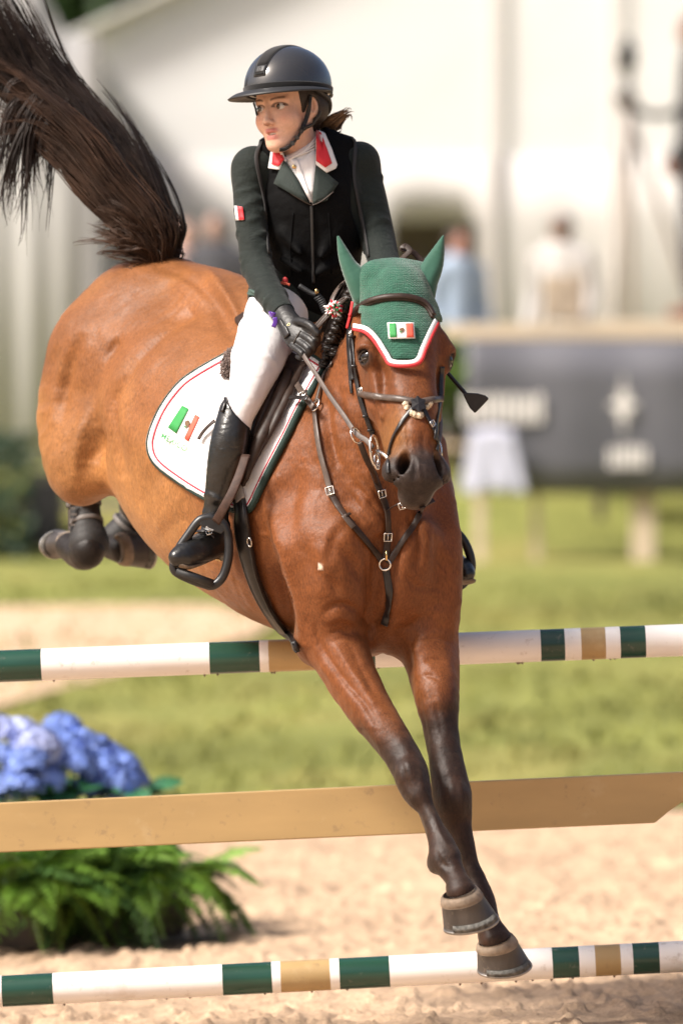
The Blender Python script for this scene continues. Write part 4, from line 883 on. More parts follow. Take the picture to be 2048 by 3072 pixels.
# --- tail: a dock under long loose hair
M_tail = mat('tail_hair', (.020, .012, .009), .5, spec=.25, noise=[(7, .5)]); M_tail2 = mat('tail_hair_brown', (.052, .027, .016), .5, spec=.25, noise=[(7, .5)])
def strands(guides, n, spread, r0, seed, wav=.02, sides=3, seg=16, clump=8):
    """hair in locks: each lock follows a blend of the guides and tapers together"""
    q = np.random.default_rng(seed); V = []; F = []; base = 0; G = [spline(np.array([Q(*p) for p in g]), seg) for g in guides]
    s_ = np.linspace(0, 1, seg); sp = np.interp(s_, np.linspace(0, 1, len(spread)), spread)
    for k in range(max(1, n // clump)):
        w = q.dirichlet(np.ones(len(G)) * .55); C0 = sum(a * b for a, b in zip(w, G))
        o = q.standard_normal(3); o *= min(1, 1.9 / max(np.linalg.norm(o), .1)); o2 = q.standard_normal(3) * .5; ph, fq, wv = q.uniform(0, 6), q.uniform(3, 8), q.standard_normal(3)
        C0 = C0 + o * sp[:, None] + o2 * (sp * s_)[:, None] + wav * np.sin(s_ * fq + ph)[:, None] * wv * s_[:, None]; e = q.uniform(.62, 1.0)
        for j in range(clump):
            C = C0 + q.standard_normal(3) * (sp * .22 * (1.15 - s_))[:, None] + wav * .35 * np.sin(s_ * q.uniform(3, 9) + q.uniform(0, 6))[:, None] * q.standard_normal(3) * s_[:, None]
            e2 = min(1, e * q.uniform(.85, 1.12)); C = spline(C[:max(6, int(seg * e2))], seg)
            rr = r0 * q.uniform(.6, 1.4) * np.interp(s_, [0, .7, 1], [1, .8, .15])
            v, f = tube(C, rr, sides); f = np.array([x for x in f if len(x) == 4]); V.append(v); F.append(f + base); base += len(v)
    return np.concatenate(V), np.concatenate(F)
tail = mesh_obj('tail', *strands([[(478, 782, .42), (470, 700, .46), (383, 590, .50), (308, 480, .55), (203, 340, .6), (100, 190, .65), (35, 40, .7), (-30, -110, .72)],
                                  [(470, 785, .44), (440, 700, .48), (318, 580, .52), (248, 460, .56), (138, 340, .6), (32, 230, .62), (-20, 120, .62), (-110, 20, .6)],
                                  [(488, 782, .42), (478, 690, .46), (413, 570, .50), (358, 450, .55), (258, 320, .6), (165, 190, .65), (85, 40, .7), (25, -90, .72)],
                                  [(474, 784, .42), (455, 690, .46), (348, 560, .50), (278, 440, .55), (168, 310, .6), (75, 200, .62), (20, 90, .62), (-60, -30, .6)],
                                  [(474, 784, .42), (440, 690, .46), (318, 560, .50), (238, 430, .55), (128, 310, .6), (8, 240, .62), (-95, 200, .62), (-190, 190, .6)]], 3400, [.022, .036, .046, .050, .046, .044, .046], .0021, 1), M_tail, horse)
mesh_obj('tail_hair', *strands([[(478, 782, .40), (470, 700, .40), (383, 590, .44), (288, 480, .48), (203, 390, .52), (98, 330, .55), (-2, 330, .56)],
                                  [(482, 782, .40), (455, 690, .40), (338, 570, .44), (248, 450, .48), (138, 340, .52), (28, 240, .55), (-45, 200, .56)]], 800, [.024, .046, .056, .058, .055, .055], .0021, 2), M_tail2, tail)
mesh_obj('tail_hair', *strands([[(330, 430, .55), (220, 340, .53), (100, 285, .52), (40, 330, .5), (12, 440, .5), (0, 560, .5), (-5, 660, .5)],
                                  [(340, 450, .55), (250, 360, .53), (160, 310, .52), (110, 380, .5), (95, 470, .5), (80, 560, .5), (60, 640, .5)],
                                  [(350, 460, .55), (280, 380, .53), (190, 330, .52), (150, 420, .5), (140, 520, .5), (148, 600, .5), (158, 700, .5)]], 420, [.02, .02, .025, .03, .035, .04], .0023, 3, .03), M_tail, tail)
mesh_obj('tail_hair', *strands([[(478, 785, .40), (450, 740, .38), (400, 720, .38), (335, 690, .40), (256, 660, .42)], [(470, 788, .40), (430, 760, .38), (380, 760, .38), (330, 780, .40), (300, 810, .42)], [(478, 785, .40), (460, 720, .38), (396, 660, .38), (322, 630, .40), (286, 640, .42)],
                                  [(490, 782, .40), (494, 730, .40), (500, 690, .42), (493, 650, .44), (462, 600, .46)], [(490, 782, .40), (508, 745, .42), (518, 700, .44), (506, 660, .46), (470, 610, .46)]], 1900, [.020, .034, .044, .044, .036], .0019, 4, .014), M_tail2, tail)
mesh_obj('tail_hair', *strands([[(478, 785, .39), (468, 690, .40), (368, 560, .44), (278, 440, .48), (188, 340, .5)], [(500, 782, .40), (498, 690, .42), (448, 570, .46), (388, 450, .5), (288, 320, .55)]], 800, [.014, .028, .040, .045, .045], .0022, 6, .012), M_tail, tail)
# --- plaited mane
M_mane = mat('mane_hair', (.014, .009, .007), .35, spec=.5, noise=[(60, .5)], bump=(300, .6, .002))
def plait(u, v, Y, r, seed):
    q = random.Random(seed); c = Q(u, v, Y); m = MB()
    for k in range(3):
        n = 22; ph = k * 2 * math.pi / 3; s_ = np.linspace(0, 1, n)
        C = np.stack([c[0] + r * (.55 * np.cos(s_ * 7 + ph) + .25 * np.sin(s_ * 13)), c[1] + r * .5 * np.sin(s_ * 7 + ph), c[2] + r * (1.0 - 2.0 * s_) * .75 + r * .2 * np.cos(s_ * 9 + ph)], 1); m.tube(C, r * .34, 6)
    m.obj('plait', M_mane, horse)
for i, (u, v, Y, r) in enumerate([(1052, 885, -.62, .024), (1035, 920, -.62, .022), (1022, 950, -.60, .022), (1012, 978, -.58, .022), (1000, 1010, -.56, .024), (990, 1035, -.54, .024), (1005, 1055, -.55, .020), (985, 1062, -.52, .020), (975, 1090, -.48, .02)]): plait(u, v, Y, r, i)
mesh_obj('mane', *strands([[(1050, 880, -.58), (1020, 940, -.56), (990, 1010, -.52), (965, 1075, -.46)], [(1040, 870, -.56), (1005, 945, -.53), (970, 1020, -.5), (950, 1080, -.42)]], 240, [.012, .014, .016, .02], .003, 9, .008), M_mane, horse)

# ------------------------------------------------------------------ ear bonnet
M_croch = mat('green_crochet', (.022, .098, .062), .85, spec=.2, sheen=.3, noise=[(30, .2)], bump=[(55, .6, .006, (.35, .35, 3)), (160, .5, .003)], weave=(190, .9, .004, .2))
M_jers = mat('green_jersey', (.020, .085, .055), .7, spec=.25, sheen=.35, bump=[(14, .3, .01), (200, .2, .001)])
M_red = mat('red_cord', (.55, .03, .035), .7, bump=(200, .4, .002)); M_wtape = mat('white_tape', (.80, .79, .78), .7, bump=(200, .3, .001))
bon = thing('ear_bonnet', hp(0, 0, 0), 'green crocheted ear bonnet with a small flag on the horse forehead', 'ear bonnet')
SB = SDF(hp(0, .1, 0) - [.26, .26, .24], hp(0, .1, 0) + [.26, .26, .30], .005); head_shape(SB)
SB.eseg(hp(.06, .00, .00), hp(-.07, -.005, .0), hW, (.05, .05), (.05, .05), .05); SB.ell(hp(0, .07, .075), (hW, hH, hN), (.05, .06, .03), .05)
bl = [(1048, 950), (1063, 977), (1099, 987), (1130, 1017), (1160, 1063), (1179, 1086), (1246, 1084), (1267, 1044), (1286, 1002), (1306, 962), (1318, 935)]
V, F = SB.mesh(.007); V = relax(V, F, 3)
bb = []
for u, v in bl[2:-1]:
    p, n = hit(u, v, .0, miss=-.9); d = p - HO; bb.append((d @ hW, d @ hH))
bb = np.array(sorted(bb)); bb = np.vstack([bb[0] - [.03, .03], bb, bb[-1] - [-.03, .03]])
def capcut(P):
    ww = (P - HO) @ hW; hv = (P - HO) @ hH; nn = (P - HO) @ hN
    lim = np.interp(ww, bb[:, 0], bb[:, 1]); lim = np.where(nn < .02, np.minimum(lim, .13 + .6 * np.clip(nn - .02, -.3, 0)), lim)
    return np.maximum((hv - lim) * .8, -.20 - nn)
gi = [np.clip((a - H.lo[i]) / H.h, 0, H.n[i] - 1.001) for i, a in enumerate(SB.ax)]; g0 = [np.floor(a).astype(int) for a in gi]; gf = [a - b for a, b in zip(gi, g0)]; Hs = 0
for di in (0, 1):
    for dj in (0, 1):
        for dk in (0, 1): Hs = Hs + H.f[np.ix_(g0[0] + di, g0[1] + dj, g0[2] + dk)] * (gf[0] if di else 1 - gf[0])[:, None, None] * (gf[1] if dj else 1 - gf[1])[None, :, None] * (gf[2] if dk else 1 - gf[2])[None, None, :]
SB.f = (np.minimum(SB.f, Hs) - .010).astype(np.float32); SB.cutf(capcut)
Vc, Fc = SB.mesh(); cap = mesh_obj('cap', Vc, Fc, M_croch, bon)
capbvh = BVHTree.FromPolygons([tuple(p) for p in V], F.tolist())
def path(px, n, off, tree=None, miss=-.9, sm=2):
    """strap path given by photograph pixels, laid on the surface"""
    px = spline(np.array(px, float), n); P = []; N = []
    for u, v in px:
        p, nn_ = hit(u, v, off, tree, miss); P.append(p); N.append(nn_)
    P = np.array(P); N = np.array(N)
    for _ in range(sm): P[1:-1] = .5 * P[1:-1] + .25 * (P[:-2] + P[2:]); N[1:-1] = .5 * N[1:-1] + .25 * (N[:-2] + N[2:])
    return P, nrows(N)
P, N = path(bl[1:-1], 60, .012, capbvh); mesh_obj('white_trim', *strap(P, N, .014, .004), M_wtape, bon)
sh = np.array([nrm(np.cross(t, n)) for t, n in zip(tangents(P), N)]); sgn = np.sign((sh @ np.array([0, 0, -1.])).sum()); P2 = P + sh * sgn * .010
mesh_obj('red_trim', *tube(P2, .006, 8), M_red, bon)
for (pts, sgx) in (([(1090, 885, 36, .03), (1074, 842, 37, .034), (1049, 803, 26, .028), (1031, 762, 18, .02), (1014, 712, 5, .007)], -1), ([(1276, 885, 30, .03), (1277, 845, 36, .034), (1294, 805, 33, .028), (1311, 762, 22, .02), (1328, 710, 4, .007)], 1)):
    S = SDF(Q(pts[0][0], pts[0][1], -.8) - [.13, .12, .1], Q(pts[-1][0], pts[-1][1], -.8) + [.13, .12, .04] if sgx < 0 else Q(pts[-1][0], pts[-1][1], -.8) + [.09, .12, .04], .004)
    S.lo; S.chain([(Q(u, v, -.83 + .03 * i / 4), (R(a, -.8), d)) for i, (u, v, a, d) in enumerate(pts)], LX, .01)
    g0, g1 = Q(pts[1][0] - sgx * 16, pts[1][1], -.885), Q(pts[3][0] - sgx * 5, pts[3][1], -.85); S.eseg(g0, g1, LX, (.014, .022), (.006, .012), .02, 'sub')
    V, F = S.mesh(); mesh_obj('ear_cover', relax(V, F, 2), F, M_jers, bon)
def on_surface(poly2, off, tree, name, m, parent, th=.0015, sub=4):
    """flat patch (photograph pixels, 4 corners) laid on a surface"""
    a, b, c, d = [np.array(p, float) for p in poly2]; V = []
    for i in range(sub + 1):
        for j in range(sub + 1):
            s_, t = i / sub, j / sub; p = (a * (1 - s_) + b * s_) * (1 - t) + (d * (1 - s_) + c * s_) * t; V.append(hit(p[0], p[1], off, tree, -.9)[0])
    k = sub + 1; F = [(i * k + j, i * k + j + 1, (i + 1) * k + j + 1, (i + 1) * k + j) for i in range(sub) for j in range(sub)]
    o = mesh_obj(name, V, F, m, parent); s2 = o.modifiers.new('t', 'SOLIDIFY'); s2.thickness = th; s2.offset = 0; return o
M_fg = mat('flag_green', (.03, .26, .06), .7); M_fr = mat('flag_red', (.72, .10, .06), .7); M_em = mat('emblem_brown', (.14, .07, .03), .7, noise=[(200, .6)]); M_emg = mat('emblem_green', (.06, .16, .06), .7)
fo = .014; fp = on_surface([(1161, 968), (1241, 967), (1245, 1015), (1165, 1016)], fo, capbvh, 'flag_patch', M_wtape, bon)
on_surface([(1166, 970), (1187, 970), (1190, 1011), (1169, 1012)], fo + .002, capbvh, 'green_stripe', M_fg, fp); on_surface([(1216, 970), (1238, 970), (1241, 1012), (1219, 1012)], fo + .002, capbvh, 'red_stripe', M_fr, fp)
def blob(u, v, r, off, tree, m, parent, name='emblem', n=14, ysc=1.0, seed=2):
    q = random.Random(seed); V = [hit(u, v, off, tree, -.9)[0]] + [hit(u + r * math.cos(a) * q.uniform(.7, 1.1), v + r * ysc * math.sin(a) * q.uniform(.7, 1.1), off, tree, -.9)[0] for a in np.linspace(0, 2 * math.pi, n, endpoint=False)]
    return mesh_obj(name, V, [(0, 1 + i, 1 + (i + 1) % n) for i in range(n)], m, parent, False)
blob(1205, 989, 8, fo + .003, capbvh, M_em, fp); blob(1201, 995, 4, fo + .004, capbvh, M_emg, fp, 'emblem_leaves')

# ------------------------------------------------------------------ bridle
M_lea = mat('dark_brown_leather', (.032, .0185, .013), .48, spec=.32, noise=[(40, .3)], bump=(160, .25, .001)); M_leb = mat('black_leather', (.014, .012, .012), .36, spec=.5, noise=[(40, .3)], bump=(160, .25, .001))
M_leg = mat('worn_grey_leather', (.085, .062, .050), .42, noise=[(30, .3)], bump=(120, .3, .001)); M_st = mat('bright_steel', (.75, .72, .68), .18, 1.0); M_brass = mat('brass', (.70, .48, .22), .25, 1.0); M_fleece = mat('cream_fleece', (.62, .50, .36), 1, noise=[(90, .4)], bump=(120, 1, .01))
allb = BVHTree.FromPolygons([tuple(p) for p in np.concatenate([np.array([v.co for v in body.data.vertices]), Vc])], [tuple(f.vertices) for f in body.data.polygons] + (Fc + len(body.data.vertices)).tolist())
br = thing('bridle', hp(0, .2, .1), 'dark leather bridle with crossed noseband on the horse head', 'bridle')
def S(name, px, w, m, parent, off=.004, th=.003, n=40, tree=None, miss=-.9): 
    P, N = path(px, n, off, tree or bvh, miss); return mesh_obj(name, *strap(P, N, w, th), m, parent)
P, N = path([(1050, 946), (1075, 917), (1110, 899), (1150, 890), (1200, 887), (1250, 893), (1285, 912), (1302, 944)], 50, .012, allb, sm=14)
bw = mesh_obj('browband', *tube(P, .0085, 8, up=N, squash=(.6, 1.1)), M_lea, br); mesh_obj('padding', *tube(P - N * .006 + [0, 0, -.006], .007, 8), M_lea, bw)
S('cheekpiece', [(1046, 948), (1056, 1033), (1064, 1109), (1077, 1186), (1096, 1247), (1119, 1310)], .015, M_leb, br, .007)
S('cheekpiece', [(1326, 1100), (1322, 1150), (1321, 1190), (1311, 1262), (1305, 1320)], .015, M_leb, br, .007)
S('noseband_hanger', [(1042, 965), (1047, 1040), (1051, 1090), (1056, 1140)], .014, M_leb, br, .008)
S('throat_strap', [(1047, 950), (1042, 1010), (1046, 1080), (1052, 1160), (1055, 1180)], .010, M_leb, br, .004)
for (u, v) in ((1055, 1010), (1064, 1098), (1098, 1250), (1112, 1292)): 
    p, n = hit(u, v, .010); mesh_obj('keeper', *strap(np.array([p + hW * .011, p - hW * .011]), [n, n], .008, .004), M_leb, br)
P, N = path([(1076, 1180), (1100, 1186), (1140, 1191), (1206, 1197), (1254, 1205), (1290, 1200), (1328, 1196)], 44, .008); mesh_obj('noseband', *tube(P, .0105, 8, up=N, squash=(.65, 1.0)), M_leg, br)
S('crossing_strap', [(1240, 1222), (1206, 1262), (1178, 1312), (1165, 1358), (1161, 1400), (1163, 1420)], .013, M_leb, br, .005)
S('crossing_strap', [(1270, 1226), (1294, 1274), (1307, 1300), (1314, 1330), (1310, 1352)], .013, M_leb, br, .005)
p, n = hit(1254, 1212, .016); ex = nrm(np.cross(n, hH)); ey = np.cross(n, ex); ro = [(.026 if i % 2 else .019) for i in range(12)]
V = [p + n * .005] + [p + (ex * math.cos(i * math.pi / 6) * r_ + ey * math.sin(i * math.pi / 6) * r_ * 1.1) + n * .001 for i, r_ in enumerate(ro)] + [p - n * .004 + (ex * math.cos(i * math.pi / 6) + ey * math.sin(i * math.pi / 6)) * .016 for i in range(12)]
mesh_obj('cross_disc', V, [(0, 1 + i, 1 + (i + 1) % 12) for i in range(12)] + [(1 + i, 13 + i, 13 + (i + 1) % 12, 1 + (i + 1) % 12) for i in range(12)], M_leb, br, False)
for (u, v, r_) in ((1217, 1212, .011), (1222, 1222, .010), (1288, 1212, .010), (1245, 1244, .011), (1258, 1246, .012), (1235, 1240, .009), (1280, 1222, .008)):
    q, n2 = hit(u, v, .004); V, F = sphere(q, r_, 14, 10); V = V + (vnoise(V, 260, 3, 2)[:, None] - .5) * .008 * nrows(V - q); mesh_obj('fleece_pad', V, F, M_fleece, br)
def ring(c, n, r, rad, m, name, parent, sq=(1, 1), tilt=None):
    n = nrm(n); e1 = nrm(np.cross(n, (0, 0, 1.))); e2 = np.cross(n, e1); a = np.linspace(0, 2 * math.pi, 28, endpoint=False)
    return mesh_obj(name, *tube(np.asarray(c) + r * (sq[0] * np.cos(a)[:, None] * e1 + sq[1] * np.sin(a)[:, None] * e2), rad, 8, closed=True), m, parent)
def buckle(u, v, w, h, rot, m, parent, off=.008, tree=None, Y=None):
    p, n = hit(u, v, off, tree, -.8) if Y is None else (Q(u, v, Y), np.array((0, -1., 0)))
    e1 = nrm(np.cross((0, 0, 1.), n)); e2 = np.cross(n, e1); c, s_ = math.cos(rot), math.sin(rot); a, b = e1 * c + e2 * s_, -e1 * s_ + e2 * c
    C = [p + a * x * w + b * y * h for x, y in ((-1, -1), (0, -1), (1, -1), (1, 0), (1, 1), (0, 1), (-1, 1), (-1, 0))]; k = mesh_obj('buckle', *tube(C, .0022, 6, closed=True), m, parent); mesh_obj('prong', *tube([p - b * h, p + b * h], .0015, 5), m, k); return k
bitc = Q(1123, 1352, -1.03); bit = thing('bit', bitc, 'steel bit with long rings at the corner of the horse mouth', 'bit')
ring(bitc, (.75, -.5, .1), .036, .0042, M_st, 'bit_ring', bit, (.62, 1.25)); ring(Q(1130, 1385, -1.03), (.75, -.5, .1), .020, .0036, M_st, 'bit_ring', bit, (.6, 1.1))
mesh_obj('mouthpiece', *tube(spline([Q(1128, 1352, -1.03), Q(1150, 1362, -1.07), Q(1172, 1385, -1.09)], 8), .006, 8), M_st, bit); ring(Q(1313, 1362, -1.02), (.8, .5, 0), .030, .004, M_st, 'bit_ring', bit, (.6, 1.2))
buckle(1298, 1270, .009, .008, .4, M_st, br); buckle(1080, 1172, .007, .008, .2, M_st, br); buckle(1050, 997, .007, .008, .2, M_st, br); buckle(1047, 950, .006, .006, 0, M_st, br, .016, allb)
# reins
rn = thing('reins', Q(1000, 1200, -.7), 'brown leather reins running from the bit to the gloved hand', 'reins')
C = spline([Q(1119, 1345, -1.04), Q(1100, 1322, -1.01), Q(1068, 1300, -.97), Q(1030, 1245, -.90), Q(988, 1186, -.82), Q(950, 1126, -.74), Q(912, 1068, -.665), Q(900, 1040, -.63)], 50); mesh_obj('rein', *strap(C, np.tile((-.5, -.8, .3), (50, 1)), np.linspace(.017, .013, 50), .003), M_leg, rn)
C = spline([Q(925, 1012, -.64), Q(955, 975, -.66), Q(990, 938, -.66), Q(1030, 900, -.64), Q(1070, 880, -.58)], 40); rb = mesh_obj('rein', *strap(C, np.tile((-.45, -.8, .5), (40, 1)), .024, .004), M_lea, rn)
m = MB()
for i in range(2, 38, 1):
    t = tangents(C)[i]; sd_ = nrm(np.cross(t, (-.45, -.8, .5))); 
    for k in (-1, 1): m.add(*sphere(C[i] + sd_ * .005 * k + nrm((-.45, -.8, .5)) * .0035, (.0035, .0025, .003), 6, 4))
m.obj('woven_grip', M_leg, rb)
C = spline([Q(992, 915, -.60), Q(1003, 885, -.58), Q(1025, 855, -.54), Q(1060, 835, -.5), Q(1110, 840, -.45)], 30); mesh_obj('rein_loop', *strap(C, np.tile((-.6, -.7, .4), (30, 1)), .018, .004), M_leg, rn)
# off-side rein hidden behind the head
C = spline([Q(1313, 1350, -1.0), Q(1320, 1250, -.90), Q(1290, 1100, -.72), Q(1200, 950, -.50)], 30); mesh_obj('rein', *strap(C, np.tile((.7, -.6, .3), (30, 1)), .015, .003), M_leg, rn)
# ------------------------------------------------------------------ breastplate with running martingale
bp = thing('breastplate', Q(1154, 1690, -.74), 'brown leather breastplate meeting in a ring on the horse chest', 'breastplate')
S('shoulder_strap', [(853, 1092), (880, 1137), (909, 1182), (940, 1222)], .019, M_leg, bp, .034, .004, 20)
S('shoulder_strap', [(943, 1222), (947, 1275), (959, 1352), (979, 1428), (995, 1490)], .019, M_leg, bp, .008, .004)
S('chest_strap', [(990, 1475), (1018, 1524), (1056, 1572), (1104, 1630), (1147, 1684)], .020, M_lea, bp, .007, .004)
S('chest_strap', [(1267, 1522), (1243, 1572), (1209, 1620), (1176, 1673), (1162, 1690)], .019, M_lea, bp, .007, .004)
S('wither_strap', [(948, 1208), (960, 1160), (975, 1118), (995, 1090)], .014, M_leg, bp, .010, .004, 20)
S('tag_strap', [(868, 1193), (885, 1192), (905, 1194), (922, 1196)], .015, M_leb, bp, .050, .003, 14)
S('girth_strap', [(1156, 1704), (1163, 1745), (1167, 1783), (1163, 1830), (1152, 1875)], .024, M_leb, bp, .006, .004)
S('keeper', [(1036, 1548), (1050, 1540)], .010, M_lea, bp, .013, .003, 6); S('strap_tip', [(1030, 1545), (1048, 1568), (1060, 1582)], .018, M_leg, bp, .012, .003, 8)
ring(hit(1154, 1694, .012)[0], hit(1154, 1694)[1], .017, .0032, M_st, 'ring', bp); ring(hit(947, 1215, .014)[0], hit(947, 1215)[1], .018, .003, M_st, 'ring', bp, (.7, 1.1))
buckle(989, 1472, .012, .012, .3, M_st, bp, .013); buckle(908, 1181, .012, .011, .5, M_st, bp, .044)
mg = S('martingale_strap', [(1118, 1414), (1142, 1481), (1160, 1529), (1164, 1591), (1160, 1640), (1156, 1680)], .021, M_lea, bp, .010, .004)
C = spline([Q(1080, 1328, -.95), Q(1098, 1375, -.93), Q(1118, 1414, -.88), hit(1132, 1450, .014)[0]], 20); mesh_obj('martingale_strap', *strap(C, np.tile((-.3, -.95, 0), (20, 1)), .019, .004), M_lea, bp)
C = spline([hit(1166, 1530, .014)[0], Q(1190, 1514, -.88), Q(1210, 1512, -.92), Q(1255, 1520, -.95), Q(1300, 1500, -.92)], 18); mesh_obj('martingale_strap', *strap(C, np.tile((0, -.9, .4), (18, 1)), .015, .003), M_lea, bp)
ring(Q(1068, 1306, -.97), (.75, -.55, .3), .024, .003, M_st, 'martingale_ring', bp); buckle(1146, 1482, .012, .011, .25, M_st, bp, .016); buckle(1163, 1612, .012, .012, 0, M_st, bp, .016); buckle(1205, 1518, .009, .009, .3, M_st, bp, Y=-.93)
mesh_obj('snap_hook', *tube([hit(1159, 1650, .016)[0], hit(1158, 1682, .016)[0]], .004, 8), M_brass, bp)
# ------------------------------------------------------------------ girth
gt = thing('girth', Q(760, 1750, -.5), 'black leather girth curving under the horse chest', 'girth')
P, N = path([(716, 1480), (726, 1530), (732, 1600), (746, 1677), (769, 1753), (803, 1825), (845, 1886), (892, 1940)], 60, .014, miss=-.4)
w = np.interp(np.linspace(0, 1, 60), [0, .12, .2, .45, .8, 1], [.040, .050, .066, .055, .040, .034]); mesh_obj('girth_band', *strap(P, N, w, .012, edge=.2), M_leb, gt); mesh_obj('girth_edge', *tube(P + N * .010 + np.cross(tangents(P), N) * (w * .42)[:, None], .003, 6), M_leb, gt)
mesh_obj('girth_edge', *tube(P + N * .010 - np.cross(tangents(P), N) * (w * .42)[:, None], .003, 6), M_leb, gt)
S('billet', [(712, 1462), (718, 1482), (724, 1500)], .042, mat('grey_elastic', (.33, .29, .26), .7, noise=[(80, .2)]), gt, .022, .006, 10)
ring(hit(748, 1627, .034)[0], hit(748, 1627)[1], .011, .0025, M_st, 'dee_ring', gt, (.8, 1.2))
# ------------------------------------------------------------------ saddle pad
M_pad = mat('white_quilted_pad', (.80, .785, .775), .85, bump=[(30, .3, .004), (9, .25, .01)]); M_dkg = mat('dark_green_binding', (.010, .028, .022), .8, bump=(200, .4, .002)); M_redp = mat('red_piping', (.42, .02, .045), .7)
pad = thing('saddle_pad', Q(620, 1400, -.45), 'white saddle pad edged in dark green with a flag and lettering', 'saddle pad')
ol = np.array([(982, 1096), (930, 1060), (860, 1020), (790, 1010), (718, 1038), (645, 1076), (591, 1107), (542, 1141), (499, 1191), (469, 1241), (448, 1294), (441, 1333), (449, 1371), (471, 1402), (515, 1436), (572, 1474), (625, 1503), (690, 1530), (738, 1535), (760, 1516), (783, 1467), (821, 1390), (867, 1302), (898, 1237), (936, 1172), (970, 1112)], float)
nb = 150; B = spline(np.vstack([ol, ol[:1]]), nb + 1)[:-1]; cen = np.array((725., 1290.)); rings = [0, .15, .3, .45, .6, .7, .8, .88, .93, .965, 1.0]
V = [hit(*cen, .012)[0]]
for t in rings[1:]:
    for b in B: p = cen + (b - cen) * t; V.append(hit(p[0], p[1], .012 if t < .99 else .008, miss=-.4)[0])
F = [(0, 1 + i, 1 + (i + 1) % nb) for i in range(nb)] + [(1 + r_ * nb + i, 1 + (r_ + 1) * nb + i, 1 + (r_ + 1) * nb + (i + 1) % nb, 1 + r_ * nb + (i + 1) % nb) for r_ in range(len(rings) - 2) for i in range(nb)]
cl = mesh_obj('cloth', V, F, M_pad, pad); s2 = cl.modifiers.new('t', 'SOLIDIFY'); s2.thickness = .008; s2.offset = 0
Vp = np.array(V); padb = BVHTree.FromPolygons([tuple(p) for p in Vp], F)
edge_i = [i for i in range(nb)]
tB = np.roll(B, -1, 0) - np.roll(B, 1, 0); nB = np.stack([tB[:, 1], -tB[:, 0]], 1); nB /= np.linalg.norm(nB, axis=1)[:, None]; nB *= np.sign(((cen - B) * nB).sum(1))[:, None]
for _ in range(3): nB = (nB + np.roll(nB, 1, 0) + np.roll(nB, -1, 0)) / 3
def rim(inset, off, r_, m, name, sq=None):
    """cord running round the pad, a given distance inside its edge"""
    P = []; N = []
    for b, n2 in zip(B, nB): q, n = hit(*(b + n2 * inset), off, padb, -.4); P.append(q); N.append(n)
    P = np.array(P); N = nrows(np.array(N))
    for _ in range(2): P = .5 * P + .25 * (np.roll(P, 1, 0) + np.roll(P, -1, 0)); N = .5 * N + .25 * (np.roll(N, 1, 0) + np.roll(N, -1, 0))
    return mesh_obj(name, *tube(P, r_, 8, closed=True, up=nrows(N), squash=sq), m, pad)
rgt = sstep(560, 760, B[:, 0]) * sstep(1080, 1200, B[:, 1]); rim(2.5, .001, .0075 + .004 * rgt, M_dkg, 'binding', (.8, 1.0)); rim(17, .0055, .0028, M_redp, 'red_piping'); rim(12.5, .005, .0026, M_wtape, 'white_piping')
on_surface([(547, 1216), (566, 1226), (528, 1300), (504, 1282)], .007, padb, 'green_stripe', M_fg, pad); on_surface([(586, 1243), (598, 1250), (564, 1324), (553, 1315)], .007, padb, 'red_stripe', M_fr, pad)
blob(562, 1270, 8, .008, padb, M_em, pad, ysc=1.5); blob(556, 1280, 4, .009, padb, M_emg, pad, 'emblem_leaves')
def text_mesh(s_):
    cu = bpy.data.curves.new('t', 'FONT'); cu.body = s_; cu.resolution_u = 3; cu.offset = .004; o = link(bpy.data.objects.new('t', cu)); dg = bpy.context.evaluated_depsgraph_get(); me = o.evaluated_get(dg).to_mesh()
    V = np.array([v.co[:2] for v in me.vertices]); F = [tuple(f.vertices) for f in me.polygons]; o.evaluated_get(dg).to_mesh_clear(); bpy.data.objects.remove(o); bpy.data.curves.remove(cu); return V, F
def letter(s_, origin, du, dv, m, parent, off, tree, name='lettering', Y=None):
    V, F = text_mesh(s_); px = np.array(origin) + V[:, :1] * np.array(du) + V[:, 1:] * np.array(dv)
    P = [(hit(u, v, off, tree, -.4)[0] if Y is None else Q(u, v, Y)) for u, v in px]; return mesh_obj(name, P, F, m, parent, False)
letter('MEXICO', (481, 1312), (20.5, 11.8), (10, -23), mat('lettering_green', (.05, .25, .08), .7), pad, .024, padb)
# ------------------------------------------------------------------ saddle
sad = thing('saddle', Q(850, 1050, -.2), 'brown leather jumping saddle under the rider', 'saddle')
fl = np.array([(925, 1085), (905, 1120), (880, 1175), (840, 1255), (800, 1330), (765, 1395), (733, 1458), (722, 1440), (700, 1400), (690, 1330), (700, 1250), (720, 1180), (760, 1100), (830, 1050)], float)
Bf = spline(np.vstack([fl, fl[:1]]), 81)[:-1]; cf = np.array((790., 1220.)); V = [hit(*cf, .03, padb, -.5)[0]]
for t in (.3, .6, .85, 1):
    for b in Bf: p = cf + (b - cf) * t; V.append(hit(p[0], p[1], .030 if t < 1 else .026, bvh, -.5)[0])
F = [(0, 1 + i, 1 + (i + 1) % 80) for i in range(80)] + [(1 + r_ * 80 + i, 1 + (r_ + 1) * 80 + i, 1 + (r_ + 1) * 80 + (i + 1) % 80, 1 + r_ * 80 + (i + 1) % 80) for r_ in range(3) for i in range(80)]
f_ = mesh_obj('flap', V, F, M_lea, sad); s2 = f_.modifiers.new('t', 'SOLIDIFY'); s2.thickness = .006
